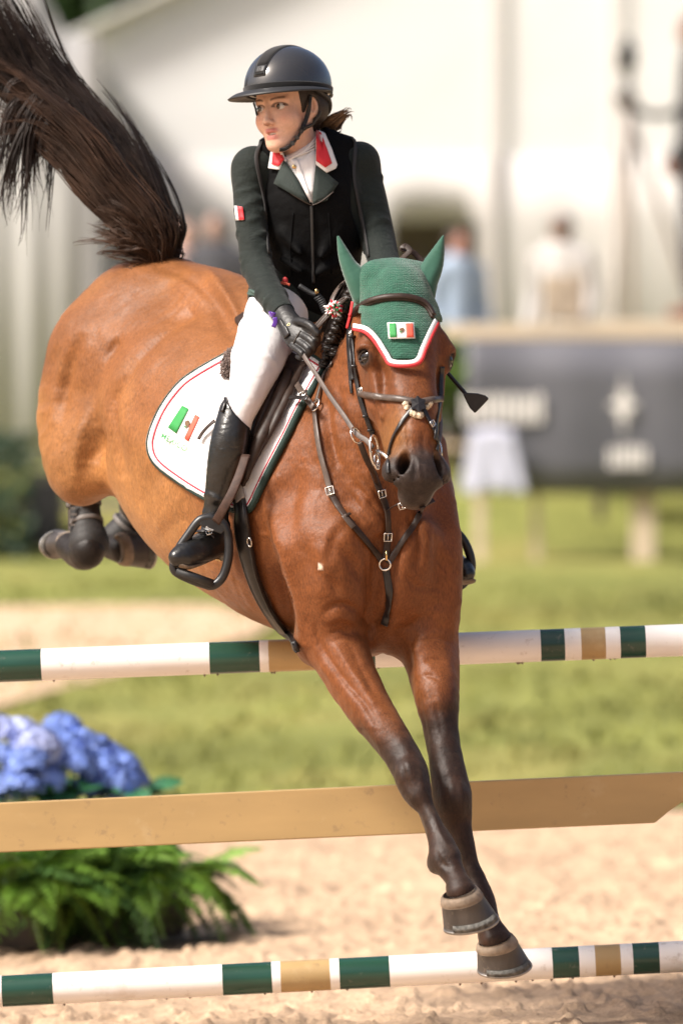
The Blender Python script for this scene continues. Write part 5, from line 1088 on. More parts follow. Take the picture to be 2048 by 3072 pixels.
for (pts, r_, off) in (([(868, 1110), (848, 1165), (815, 1240), (782, 1310), (757, 1375), (738, 1440)], .018, .042), ([(905, 1100), (880, 1150), (848, 1215), (812, 1290), (780, 1355)], .013, .036), ([(835, 1100), (815, 1165), (785, 1240), (758, 1310)], .014, .040)):
    P, N = path(pts, 36, off, miss=-.5, sm=8); mesh_obj('knee_roll', *tube(P, r_ * np.interp(np.linspace(0, 1, 36), [0, .15, .6, 1], [.5, .9, 1.1, .35]), 10, up=N, squash=(.9, 1.25)), M_lea, sad)
SS = SDF(Q(850, 960, -.1) - [.34, .42, .24], Q(850, 960, -.1) + [.34, .42, .22], .008)
SS.chain([(Q(965, 1065, -.30), (.05, .05)), (Q(900, 1015, -.22), (.12, .035)), (Q(850, 985, -.12), (.15, .035)), (Q(815, 965, -.05), (.13, .04))], SD, .04)
mesh_obj('seat', *SS.mesh(), M_lea, sad)
fz = MB(); V, F = sphere(hit(712, 1106, .014)[0], (.046, .040, .066), 24, 18); V = V + nrows(V - V.mean(0)) * (vnoise(V, 90, 4, 3)[:, None] - .5) * .02; mesh_obj('half_pad', V, F, mat('brown_sheepskin', (.13, .095, .085), 1, noise=[(120, .5)], bump=(150, 1, .01)), sad)
fzs = []; q = np.random.default_rng(3); cc = hit(712, 1106, .014)[0]
for k in range(1600):
    d = nrm(q.standard_normal(3)); p = cc + d * [.047, .041, .067]; fzs.append(tube(spline([p, p + d * .003, p + d * .004 + q.standard_normal(3) * .003], 3), [.0024, .0020, .0012], 3))
m = MB(); [m.add(v, f) for v, f in fzs]; m.obj('fleece', mat('brown_fleece', (.17, .125, .11), .9), sad, kind='stuff')
# ------------------------------------------------------------------ the rider
M_skin = mat('skin', rough=.48, spec=.4, attr=True, sss=.12, noise=[(45, .07), (160, .06)], bump=[(220, .12, .001)])
M_vest = mat('black_vest', (.0028, .0028, .003), .75, spec=.10, sheen=.0, bump=[(11, .55, .02), (30, .3, .006), (300, .15, .0006)])
M_jack = mat('dark_green_mesh_jacket', (.0115, .0165, .0142), .72, spec=.2, sheen=.08, noise=[(18, .12)], bump=[(13, .5, .016), (34, .55, .006, (1, 1, 2.2))], weave=(330, .6, .002, .15))
M_lap = mat('dark_green_lapel', (.011, .021, .017), .75, sheen=.05, weave=(330, .6, .002, .15))
M_breech = mat('white_breeches', (.76, .735, .735), .7, sheen=.1, bump=[(10, .6, .014), (26, .4, .006), (60, .2, .002)])
M_tall = mat('black_boot_leather', (.012, .0115, .011), .30, spec=.55, noise=[(20, .3)], bump=[(16, .5, .010), (44, .45, .004, (1, 1, 1.8)), (220, .15, .0008)])
M_glove = mat('black_glove_leather', (.016, .015, .015), .45, spec=.45, bump=[(45, .6, .005), (200, .3, .001)])
M_shirt = mat('white_show_shirt', (.80, .78, .77), .7, bump=[(30, .5, .006, (1, 1, 2))])
rider = thing('person', Q(870, 960, -.12), 'young rider in black vest, white breeches and black helmet on the bay horse', 'person')
# --- head frame
HS = 1.12; yaw = math.radians(34); hf = nrm((-math.sin(yaw), -math.cos(yaw), -.07)); hl = nrm((math.cos(yaw), -math.sin(yaw), .085)); hl = nrm(hl - hf * hl.dot(hf)); hu = np.cross(hl, -hf)
if hu[2] < 0: hu = -hu
OH = Q(860, 317, -.24)
def fp_(x, y, z): return OH + HS * (hl * x + hf * y + hu * z)
TS = nrm((1, -.10, -.03))
def face(S):
    s = HS; ax = (hl, hf, hu)
    S.ell(fp_(0, -.012, .035), ax, (.072 * s, .092 * s, .088 * s), .02)
    S.chain([(fp_(0, .040, .035), (.056 * s, .046 * s)), (fp_(0, .046, -.03), (.054 * s, .044 * s)), (fp_(0, .050, -.085), (.037 * s, .035 * s)), (fp_(0, .054, -.102), (.022 * s, .023 * s))], hl, .03)
    for g in (1, -1):
        S.eseg(fp_(g * .056, -.006, -.045), fp_(g * .016, .062, -.105), hl, .016 * s, .014 * s, .03)
        S.ell(fp_(g * .039, .056, -.040), ax, (.024 * s, .024 * s, .026 * s), .03)
        S.ell(fp_(g * .031, .094, -.003), ax, (.0175 * s, .014 * s, .0086 * s), .009, 'sub')
        S.eseg(fp_(g * .012, .086, .017), fp_(g * .046, .068, .014), hl, .008 * s, .007 * s, .014)
        S.ell(fp_(g * .0105, .096, -.046), ax, (.0066 * s, .009 * s, .0068 * s), .008)
        S.ell(fp_(g * .006, .1010, -.0520), ax, (.0036 * s, .006 * s, .003 * s), .003, 'sub')
        S.ell(fp_(g * .074, -.012, -.012), (nrm(hl + hf * .4 * g), hf, hu), (.008 * s, .018 * s, .030 * s), .008)
        S.ell(fp_(g * .079, -.008, -.008), ax, (.006 * s, .010 * s, .018 * s), .006, 'sub')
    S.eseg(fp_(0, .088, .002), fp_(0, .105, -.038), hl, (.0068 * s, .009 * s), (.0085 * s, .009 * s), .012)
    S.ell(fp_(0, .1065, -.042), ax, (.0092 * s, .0085 * s, .0082 * s), .008)
    S.chain([(fp_(-.024, .078, -.073), .004 * s), (fp_(-.009, .0885, -.068), .0055 * s), (fp_(0, .0895, -.0685), .005 * s), (fp_(.009, .0885, -.068), .0055 * s), (fp_(.024, .078, -.073), .004 * s)], hu, .008)
    S.chain([(fp_(-.022, .078, -.078), .004 * s), (fp_(0, .0865, -.085), .0070 * s), (fp_(.022, .078, -.078), .004 * s)], hu, .008)
    S.ell(fp_(0, .089, -.0765), ax, (.0155 * s, .012 * s, .0036 * s), .003, 'sub')
    S.ell(fp_(0, .074, -.103), ax, (.016 * s, .012 * s, .013 * s), .025)
    S.chain([(fp_(0, -.022, -.04), .052 * s), (Q(890, 410, -.22), .054), (Q(905, 470, -.19), .062)], TS, .03)
SH = SDF(OH - [.16, .16, .20], OH + [.16, .16, .17], .0024); face(SH)
V, F = SH.mesh(); V = relax(V, F, 2)
d = (V - OH) / HS; x, y, z = d @ hl, d @ hf, d @ hu; nz = vnoise(V, 60, 3); col = np.tile(np.array((.70, .435, .32)), (len(V), 1))
def mixv(c, m): 
    global col
    col = col + (np.array(c) - col) * np.clip(m, 0, 1)[:, None]
for g in (1, -1): mixv((.64, .29, .205), .55 * np.exp(-(((x - g * .042) / .02) ** 2 + ((z + .035) / .018) ** 2)))
mixv((.50, .27, .19), .4 * np.exp(-((z + .003) / .012) ** 2) * (y > .05) * np.exp(-((np.abs(x) - .031) / .018) ** 2))
lipm = np.exp(-((np.abs(x) / .021) ** 6)) * (y > .07)
mixv((.52, .185, .155), lipm * sstep(.0085, .0045, np.abs(z + .0685 - .12 * np.abs(x)))); mixv((.56, .22, .18), lipm * sstep(.0085, .005, np.abs(z + .086)))
br_ = sstep(.0042, .0018, np.abs(z - .0190 - .08 * (np.abs(x) - .015) + 7 * (np.abs(x) - .032) ** 2)) * sstep(.010, .014, np.abs(x)) * sstep(.052, .046, np.abs(x)) * (y > .04); mixv((.075, .04, .025), br_ * (.65 + .35 * nz))
mixv((.04, .02, .015), .8 * (y > .05) * sstep(.003, .0012, np.abs(np.sqrt(((np.abs(x) - .031) / .0165) ** 2 + ((z + .002) / .0085) ** 2) - 1) * .0085) * (z > -.004))
mixv((.30, .13, .09), .6 * sstep(.010, .004, np.sqrt((np.abs(x) - .0065) ** 2 + (z + .0525) ** 2)) * (y > .09))
head_V, head_F, head_c = V, F, col
# rest of the figure, one continuous skin under the clothes
B = SDF((-.72, -.78, 1.25), (.50, .28, 2.85), .011)
B.chain([(Q(885, 935, -.06), (.120, .10)), (Q(925, 800, -.14), (.115, .085)), (Q(922, 620, -.18), (.13, .085)), (Q(912, 500, -.17), (.15, .07))], TS, .04); B.eseg(Q(905, 480, -.18), Q(888, 405, -.22), TS, .055, .052, .03)
ARM_R = [(755, 505, -.19, 50), (748, 570, -.21, 47), (750, 640, -.24, 45), (758, 712, -.27, 43), (773, 800, -.31, 46), (812, 885, -.42, 41), (850, 940, -.52, 34)]
ARM_L = [(1078, 490, -.12, 48), (1098, 560, -.14, 51), (1115, 635, -.17, 51), (1133, 712, -.21, 49), (1151, 790, -.29, 45), (1162, 850, -.38, 38), (1160, 885, -.44, 34)]
THIGH_R = [(845, 935, -.16, 92), (800, 1005, -.34, 84), (775, 1075, -.48, 78), (752, 1145, -.55, 62), (733, 1200, -.585, 52), (716, 1245, -.60, 45), (705, 1290, -.60, 44)]
SHIN_R = [(706, 1235, -.60, 47), (697, 1285, -.61, 52), (688, 1330, -.615, 55), (677, 1390, -.61, 53), (663, 1455, -.60, 44), (652, 1510, -.59, 37), (647, 1555, -.585, 36), (650, 1600, -.58, 40)]
FOOT_R = [(652, 1625, -.575, 40), (620, 1636, -.60, 44), (585, 1650, -.635, 43), (552, 1664, -.665, 37), (533, 1672, -.68, 28)]
THIGH_L = [(915, 930, -.06, 92), (985, 965, -.10, 84), (1080, 1070, -.14, 74), (1150, 1180, -.14, 55), (1175, 1240, -.12, 46)]
SHIN_L = [(1172, 1220, -.13, 50), (1215, 1340, -.08, 54), (1265, 1450, -.05, 46), (1310, 1560, -.04, 37), (1330, 1630, -.04, 38)]
FOOT_L = [(1335, 1660, -.04, 38), (1362, 1690, -.12, 36), (1388, 1712, -.20, 34), (1400, 1722, -.235, 24)]
def limb(S, L, g=0.0, k=.03, up=None): S.chain([(Q(u, v, Y), R(r_, Y) + g) for u, v, Y, r_ in L], LX if up is None else up, k)
for L in (ARM_R, ARM_L, THIGH_R, SHIN_R, FOOT_R, THIGH_L, SHIN_L, FOOT_L): limb(B, L, -.010)
Vb, Fb = B.mesh(); cb = np.tile(np.array((.56, .315, .215)), (len(Vb), 1))
rb_ = mesh_obj('body', np.concatenate([head_V, Vb]), np.concatenate([head_F, Fb + len(head_V)]), M_skin, rider, col=np.concatenate([head_c, cb]))
faceb = BVHTree.FromPolygons([tuple(p) for p in head_V], head_F.tolist())
# eyes and teeth
M_eyeb = mat('eye', rough=.08, spec=.7, attr=True, coat=.6); gaze = nrm(hf * 1.0 - hl * .28 + hu * .02)
for g in (1, -1):
    c = fp_(g * .031, .0720, -.003); Ve, Fe = sphere(c, .0140 * HS, 40, 30, (hl, hu, hf)); a = nrows(Ve - c) @ gaze; ce = np.tile(np.array((.56, .52, .50)), (len(Ve), 1)); ce[a > .80] = (.055, .026, .014); ce[a > .955] = (.004, .004, .004); mesh_obj('eye', Ve, Fe, M_eyeb, rider, col=ce)
    C = spline([fp_(g * (.031 + t), .0850 - abs(t) * .38 - .004, .0042 - (t / .0165) ** 2 * .006) for t in np.linspace(-.0165, .0165, 7)], 16); mesh_obj('eyelid', *tube(C, .0024, 6), mat('lid_skin', (.30, .145, .10), .6), rider); mesh_obj('eyelashes', *tube(C + hf * .0018 - hu * .0012, .0017, 5), M_lash, rider)
mesh_obj('teeth', *tube(spline([fp_(x_, .0845 - abs(x_) * .35, -.0748) for x_ in (-.013, -.006, 0, .006, .013)], 14), .0030, 6, squash=(1.3, .6), up=hu), mat('teeth', (.80, .77, .72), .3), rider)
# --- helmet
M_helm = mat('gloss_grey_helmet', (.034, .033, .033), .20, spec=.6, coat=.8); M_suede = mat('black_suede', (.009, .0088, .009), .95, spec=.15, sheen=.3, bump=(400, .3, .0006)); M_hpl = mat('helmet_matt_plastic', (.022, .022, .023), .5)
HC_ = fp_(0, -.017, .052); hr = np.array((.112, .140, .113)) * HS; hx = (hl, hf, hu)
def hsurf(a, e, k=1.0, o=0.0):
    """helmet surface: a = angle from front towards rider's left, e = height angle"""
    dd = np.array((math.sin(a) * math.cos(e) * hr[0], math.cos(a) * math.cos(e) * hr[1], math.sin(e) * hr[2])) * k; p = HC_ + hl * dd[0] + hf * dd[1] + hu * dd[2]
    n = nrm(hl * dd[0] / hr[0] ** 2 + hf * dd[1] / hr[1] ** 2 + hu * dd[2] / hr[2] ** 2); return p + n * o, n
def rim_e(a):   # rim dips from the brow to the nape
    return math.radians(-4 - 17 * (0.5 - .5 * math.cos(a)) ** 1.3)
hel = mesh_obj
na, ne = 72, 26; V = []; 
for sh_, kk in ((0, 1.0), (1, .90)):
    for j in range(ne + 1):
        for i in range(na):
            a = 2 * math.pi * i / na; e0 = rim_e(a); e = e0 + (math.pi / 2 - e0) * (j / ne) ** .9; V.append(hsurf(a, min(e, math.pi / 2 - .002), kk)[0])
off = (ne + 1) * na; F = []
for j in range(ne):
    for i in range(na):
        i2 = (i + 1) % na; F.append((j * na + i, j * na + i2, (j + 1) * na + i2, (j + 1) * na + i)); F.append((off + (j + 1) * na + i, off + (j + 1) * na + i2, off + j * na + i2, off + j * na + i))
F += [(i, off + i, off + (i + 1) % na, (i + 1) % na) for i in range(na)]; F.append(tuple(ne * na + i for i in range(na))); helm = mesh_obj('helmet', V, F, M_helm, rider)
# rim band and brim
P = np.array([hsurf(2 * math.pi * i / 90, rim_e(2 * math.pi * i / 90) + .085, 1.0, .001)[0] for i in range(90)]); N = np.array([hsurf(2 * math.pi * i / 90, rim_e(2 * math.pi * i / 90) + .085)[1] for i in range(90)]); mesh_obj('rim_band', *strap(P, N, .022, .0022, closed=True), M_suede, helm)
P = np.array([hsurf(2 * math.pi * i / 90, rim_e(2 * math.pi * i / 90) - .01, 1.0, .002)[0] for i in range(90)]); mesh_obj('rim_edge', *tube(P, .0042, 8, closed=True), M_hpl, helm)
nb_ = 49; V = []
for j, t in enumerate(np.linspace(0, 1, 8)):
    for i in range(nb_):
        a = math.radians(-108 + 216 * i / (nb_ - 1)); w_ = max(math.cos(a * 90 / 108 * math.pi / math.pi), 0) ** .75; L_ = .058 * w_ + .006; p, n = hsurf(a, rim_e(a) - .015, 1.0, 0); o_ = nrm(hl * math.sin(a) * hr[0] + hf * math.cos(a) * hr[1]); V.append(p + o_ * L_ * t - hu * (.014 * t * t * w_ + .001) + hu * .004 * math.sin(t * 3.1))
F = [(j * nb_ + i, j * nb_ + i + 1, (j + 1) * nb_ + i + 1, (j + 1) * nb_ + i) for j in range(7) for i in range(nb_ - 1)]; o = mesh_obj('brim', V, F, M_hpl, helm); s2 = o.modifiers.new('t', 'SOLIDIFY'); s2.thickness = .005
# centre panel over the crown, badge and vent
def panel(name, e0, e1, w0, w1, o_, m, n=20, th=.003):
    V = []
    for j in range(n + 1):
        t = j / n; e = e0 + (e1 - e0) * t; w_ = w0 + (w1 - w0) * t
        for k in range(7):
            x_ = (k / 6 - .5) * 2 * w_; ee = min(e, math.pi - .01); pc, nc = (hsurf(0, ee) if ee <= math.pi / 2 else hsurf(math.pi, math.pi - ee)); p = pc + hl * x_; dx_ = (p - HC_); q3 = np.array((dx_ @ hl / hr[0], dx_ @ hf / hr[1], dx_ @ hu / hr[2])); p = HC_ + dx_ / np.linalg.norm(q3); V.append(p + nc * (o_ - (.0012 if k in (0, 6) else 0)))
    F = [(j * 7 + k, j * 7 + k + 1, (j + 1) * 7 + k + 1, (j + 1) * 7 + k) for j in range(n) for k in range(6)]; o = mesh_obj(name, V, F, m, helm); s_ = o.modifiers.new('t', 'SOLIDIFY'); s_.thickness = th; return o
panel('centre_frame', math.radians(16), math.radians(140), .022, .044, .0018, M_hpl); panel('centre_panel', math.radians(33), math.radians(138), .0205, .038, .0034, M_suede); panel('badge_plate', math.radians(22), math.radians(32), .018, .0205, .0034, M_hpl, 5); panel('vent_slot', math.radians(18.3), math.radians(21), .014, .016, .0036, mat('vent_black', (.002, .002, .002), .9), 3)
p, n = hsurf(0, math.radians(27), 1, .0062); ring(p, n, .0052, .0007, mat('badge_line', (.10, .10, .10), .4), 'badge_emblem', helm, (.8, 1.2))
# harness
def fs(name, pts, w, m, off, n=26, tree=faceb, miss=-.28):
    P, N = path(pts, n, off, tree, miss, 4); return mesh_obj(name, *strap(P, N, w, .0035), m, helm)
M_web = mat('black_webbing', (.010, .010, .011), .6, bump=(300, .3, .001))
fs('harness_strap', [(930, 285), (928, 315), (922, 345), (914, 368), (906, 384)], .014, M_web, .007); fs('harness_strap', [(990, 338), (965, 358), (940, 372), (918, 382), (906, 390)], .013, M_web, .008); fs('harness_strap', [(762, 308), (768, 325), (772, 345)], .008, M_web, .005, 8)
fs('chin_strap', [(912, 372), (900, 398), (886, 420), (868, 438), (852, 448), (838, 449)], .015, M_web, .007)
for (u, v) in ((903, 394), (891, 413), (877, 430)): p, n = hit(u, v, .013, faceb, -.28); mesh_obj('strap_clip', *sphere(p, (.008, .005, .007), 10, 8, (hl, n, hu)), M_hpl, helm)
p0, p1 = fp_(.07, -.10, .0), fp_(.0, -.118, -.03); C = spline([fp_(.082, -.03, .035), fp_(.085, -.075, .005), fp_(.055, -.105, -.025), fp_(0, -.118, -.035), fp_(-.055, -.105, -.025), fp_(-.082, -.03, .03)], 30); mesh_obj('neck_cradle', *tube(C, .015, 8, squash=(1, .6)), M_hpl, helm)
# --- hair
M_hair = mat('brown_hair', (.075, .040, .022), .4, spec=.45, noise=[(40, .5)]); M_hairl = mat('light_brown_hair', (.20, .12, .065), .4, spec=.45, noise=[(40, .4)]); M_hairnet = mat('dark_hair', (.018, .011, .008), .55, noise=[(80, .4)])
SHa = SDF(OH - [.13, .13, .14], OH + [.13, .14, .14], .004); SHa.ell(fp_(0, -.020, .03), hx, (.082 * HS, .092 * HS, .092 * HS), .01); SHa.ell(fp_(.0, -.085, -.045), hx, (.045 * HS, .035 * HS, .04 * HS), .03); SHa.ell(fp_(.05, -.06, -.005), hx, (.045, .06, .06), .02); SHa.ell(fp_(-.05, -.06, -.005), hx, (.045, .06, .06), .02); SHa.ell(fp_(0, .085, -.03), hx, (.088 * HS, .090 * HS, .115 * HS), .01, 'sub'); SHa.ell(fp_(.084, -.012, -.014), hx, (.02, .022, .034), .006, 'sub'); SHa.ell(fp_(-.084, -.012, -.014), hx, (.02, .022, .034), .006, 'sub')
hair = mesh_obj('hair', *SHa.mesh(), M_hairnet, rider)
mesh_obj('bun', *strands([[(945, 355, -.12), (965, 372, -.10), (985, 388, -.10), (1005, 380, -.10), (1012, 360, -.10), (1000, 345, -.10)], [(955, 350, -.12), (975, 360, -.11), (995, 372, -.10), (1010, 365, -.1), (1020, 350, -.1), (1030, 340, -.1)], [(950, 365, -.12), (970, 382, -.10), (992, 388, -.10), (1015, 372, -.10), (1035, 350, -.10), (1052, 335, -.10)]], 300, [.012, .015, .012, .009, .009, .008], .0014, 21, .006), M_hair, hair)
mesh_obj('bun', *strands([[(975, 370, -.13), (990, 360, -.14), (1010, 352, -.14), (1035, 340, -.14), (1050, 345, -.14)], [(985, 385, -.13), (1000, 375, -.14), (1018, 362, -.14), (1042, 350, -.14), (1048, 360, -.14)], [(980, 375, -.13), (1000, 362, -.14), (1022, 345, -.14), (1040, 335, -.14), (1052, 338, -.14)]], 170, [.010, .010, .008, .008, .007], .0013, 22, .005), M_hairl, hair)
# --- jacket, vest, breeches, boots, gloves
def cloth(name, build, m, lo, hi, h=.0055, rel_=2, parent=None, cut=None):
    S_ = SDF(lo, hi, h); build(S_)
    if cut is not None: S_.cutf(cut)
    V, F = S_.mesh(); V = relax(V, F, rel_)
    return mesh_obj(name, V, F, m, parent or rider), V, F
def folds(S, pts, L, seed, amp=.004):
    """raised creases across a sleeve or boot"""
    q = np.random.default_rng(seed); C = spline(np.array([Q(u, v, Y) for u, v, Y, r_ in L]), 60); rr = np.interp(np.linspace(0, 1, 60), np.linspace(0, 1, len(L)), [R(r_, Y) for u, v, Y, r_ in L]); T = tangents(C)
    for k in range(pts):
        i = q.integers(6, 54); t = T[i]; e1 = nrm(np.cross(t, (0, -1, .1))); e2 = np.cross(t, e1); a0 = q.uniform(2.2, 6.0); sw = q.uniform(.7, 1.5); tl = q.uniform(-.5, .5)
        P = [C[i] + rr[i] * (e1 * math.cos(a0 + sw * s_) + e2 * math.sin(a0 + sw * s_)) + t * rr[i] * tl * (s_ - .5) for s_ in np.linspace(0, 1, 5)]
        S.chain([(p, r_) for p, r_ in zip(P, (amp * .6, amp * 1.3, amp * 1.6, amp * 1.3, amp * .6))], t, .012, sub=2)
def b_jacket(S):
    S.chain([(Q(895, 900, -.10), (.160, .14)), (Q(935, 800, -.14), (.150, .10)), (Q(935, 640, -.17), (.165, .095)), (Q(930, 580, -.18), (.160, .10)), (Q(912, 505, -.17), (.155, .085))], TS, .04)
    limb(S, ARM_R, .002, .03); limb(S, ARM_L, .002, .03); S.ell(Q(760, 505, -.19), (TS, (0, 1, 0), (0, 0, 1)), (.055, .06, .06), .05); S.ell(Q(1075, 485, -.13), (TS, (0, 1, 0), (0, 0, 1)), (.055, .06, .055), .05)
    folds(S, 13, ARM_R, 1); folds(S, 11, ARM_L, 2); folds(S, 8, ARM_R[3:], 5, .0045)
    S.ell(Q(905, 440, -.20), (TS, (0, 1, 0), (0, 0, 1)), (.075, .07, .09), .02, 'sub'); S.clip(Q(852, 944, -.52), nrm(Q(905, 1010, -.58) - Q(812, 885, -.42)) if False else (0, 0, -1e-9 - 1)) if False else None
cuff = nrm(Q(850, 940, -.52) - Q(812, 885, -.42))
jo, jV, jF = cloth('jacket', b_jacket, M_jack, (-.36, -.62, 2.18), (.24, .05, 2.84), cut=lambda P: np.where((P[:, 0] < -.08) & (P[:, 1] < -.36), (P - Q(848, 938, -.515)) @ cuff - .012, -.05))
def b_vest(S):
    S.chain([(Q(925, 880, -.12), (.132, .118)), (Q(940, 800, -.15), (.140, .115)), (Q(940, 690, -.18), (.160, .118)), (Q(932, 600, -.19), (.160, .118)), (Q(915, 510, -.18), (.148, .095)), (Q(912, 470, -.175), (.135, .07))], TS, .04)
    S.eseg(Q(800, 450, -.16), Q(1030, 436, -.13), (0, 1, 0), (.06, .030), (.06, .030), .05)
    for (a, b, r_) in (((850, 700, -.27), (900, 760, -.30), .006), ((1010, 690, -.27), (965, 770, -.30), .006), ((845, 780, -.27), (900, 815, -.28), .006), ((1010, 790, -.26), (955, 820, -.28), .006)): S.eseg(Q(*a), Q(*b), TS, r_, r_ * .6, .04)
    for sx, pts in ((1, [(770, 430, -.16), (790, 540, -.2), (792, 640, -.2)]), (-1, [(1062, 415, -.12), (1062, 520, -.16), (1078, 620, -.16)])): pass
    S.ell(Q(905, 420, -.20), (TS, (0, 1, 0), (0, 0, 1)), (.072, .08, .085), .015, 'sub')
def vcut(P):
    x_ = P @ TS; sh2 = sstep(2.60, 2.45, P[:, 2]) * .035; return np.maximum((Q(775, 480, -.18) @ TS) - sh2 * .3 - x_, x_ - (Q(1066, 480, -.14) @ TS) - sh2)
vo, vV, vF = cloth('airbag_vest', b_vest, M_vest, (-.32, -.36, 2.22), (.18, .06, 2.86), cut=vcut)
vb = BVHTree.FromPolygons([tuple(p) for p in np.concatenate([vV, jV])], np.concatenate([vF, jF + len(vV)]).tolist())
def patch(name, pts, m, off, parent, th=.003, tree=vb, lift=None, miss=-.28):
    """a cloth piece whose outline is given in photograph pixels, lying on the vest"""
    pts = np.array(pts, float); c = pts.mean(0); n = len(pts); V = [hit(*c, off, tree, miss)[0]]
    E = []; 
    for i in range(n):
        a, b = pts[i], pts[(i + 1) % n]; E += [a + (b - a) * t for t in (0, .25, .5, .75)]
    for t in (.5, 1.0):
        for e in E: p = c + (e - c) * t; V.append(hit(p[0], p[1], off, tree, miss)[0])
    k = len(E); F = [(0, 1 + i, 1 + (i + 1) % k) for i in range(k)] + [(1 + i, 1 + k + i, 1 + k + (i + 1) % k, 1 + (i + 1) % k) for i in range(k)]
    V = np.array(V); V[:, 1] = np.minimum(V[:, 1], np.median(V[:, 1]) + .03)
    o = mesh_obj(name, V, F, m, parent); s_ = o.modifiers.new('t', 'SOLIDIFY'); s_.thickness = th; s_.offset = 1; return o
# neck stock, shirt front
st_, sV, sF = cloth('show_shirt', lambda S: (S.chain([(Q(918, 560, -.225), (.085, .07)), (Q(910, 500, -.215), (.082, .072)), (Q(902, 465, -.205), (.074, .070)), (Q(898, 440, -.205), (.066, .066))], TS, .02), S.clip(Q(900, 446, -.26), (-.50, -.25, .85))), M_shirt, (-.22, -.38, 2.45), (.06, -.06, 2.82), .004)
stv = BVHTree.FromPolygons([tuple(p) for p in np.concatenate([vV, jV, sV])], np.concatenate([vF, jF + len(vV), sF + len(vV) + len(jV)]).tolist())
patch('shirt_front', [(848, 470), (905, 480), (950, 440), (955, 488), (938, 612), (925, 596), (891, 533)], M_shirt, .006, st_, tree=stv)
m_ = patch('placket', [(878, 486), (893, 478), (935, 600), (930, 608)], M_shirt, .010, st_, .003, stv); p, n = hit(882, 500, .013, stv); mesh_obj('button', *sphere(p, (.007, .003, .007)), M_brass, st_)
for k in range(4): 
    P, N = path([(868 + 10 * k, 478 - 5 * k), (905 + 6 * k, 462 - 7 * k), (946, 446 - 11 * k)], 14, .006, stv); mesh_obj('pleat', *tube(P, .0028, 6), M_shirt, st_)
M_redc = mat('red_collar', (.60, .012, .022), .6, sheen=.2, bump=(20, .2, .004))
for (w_, r_) in (([(813, 446), (842, 452), (858, 478), (838, 509), (804, 504)], [(819, 450), (842, 454), (852, 477), (836, 498), (814, 493)]), ([(950, 392), (975, 400), (995, 445), (1012, 494), (1008, 504), (980, 517), (947, 492)], [(950, 394), (962, 400), (982, 448), (996, 489), (976, 502), (948, 482)])):
    k = patch('collar', w_, M_wtape, .014, jo, .004, stv); patch('collar_red', r_, M_redc, .0195, k, .002, stv)
patch('lapel', [(853, 481), (822, 551), (868, 578), (928, 612), (890, 533)], M_lap, .011, jo, .004, stv); patch('lapel', [(948, 491), (1016, 549), (998, 576), (980, 602), (938, 613), (937, 585)], M_lap, .011, jo, .004, stv)
P, N = path([(934, 618), (936, 680), (938, 760), (940, 850)], 40, .004, stv); mesh_obj('zip', *strap(P, N, .009, .003), mat('zip_black', (.02, .02, .02), .4), vo)
for pts in ([(862, 572), (895, 595), (934, 616)], [(1000, 575), (965, 603), (936, 616)]): P, N = path(pts, 14, .010, stv); mesh_obj('zip_edge', *tube(P, .0018, 5), M_leg, vo)
for pts in ([(880, 640), (872, 730), (872, 830)], [(985, 640), (992, 730), (996, 820)]): P, N = path(pts, 24, .0015, stv); mesh_obj('seam', *tube(P, .0022, 5), M_vest, vo)
for pts in ([(785, 425), (768, 470), (780, 540), (794, 610), (800, 680), (806, 760)], [(1055, 412), (1066, 440), (1060, 520), (1072, 600), (1092, 690), (1105, 770)]): P, N = path(pts, 34, .003, stv); mesh_obj('armhole_binding', *strap(P, N, .012, .003), mat('vest_binding', (.022, .021, .021), .7), vo)
# sleeve flag
jb = BVHTree.FromPolygons([tuple(p) for p in jV], jF.tolist()); k = on_surface([(703, 617), (726, 620), (732, 660), (707, 661)], .004, jb, 'sleeve_flag', M_wtape, jo); on_surface([(711, 618), (728, 621), (733, 659), (716, 660)], .006, jb, 'red_stripe', M_redc, k)
patch('jacket_hem', [(752, 868), (800, 880), (820, 905), (770, 898), (742, 897)], mat('green_hem', (.05, .085, .07), .7), -.002, jo, .004, jb, miss=-.16)
def b_breech(S):
    S.ell(Q(880, 940, -.06), (TS, (0, 1, 0), (0, 0, 1)), (.145, .13, .11), .04); limb(S, THIGH_R, .002, .05, up=nrm((1, .4, 0))); limb(S, THIGH_L, .002, .05); S.ell(Q(812, 965, -.16), (TS, (0, 1, 0), (0, 0, 1)), (.065, .10, .08), .06)
    folds(S, 5, THIGH_R[:4], 8, .0035)
cloth('breeches', b_breech, M_breech, (-.46, -.72, 1.86), (.28, .14, 2.46), .007)
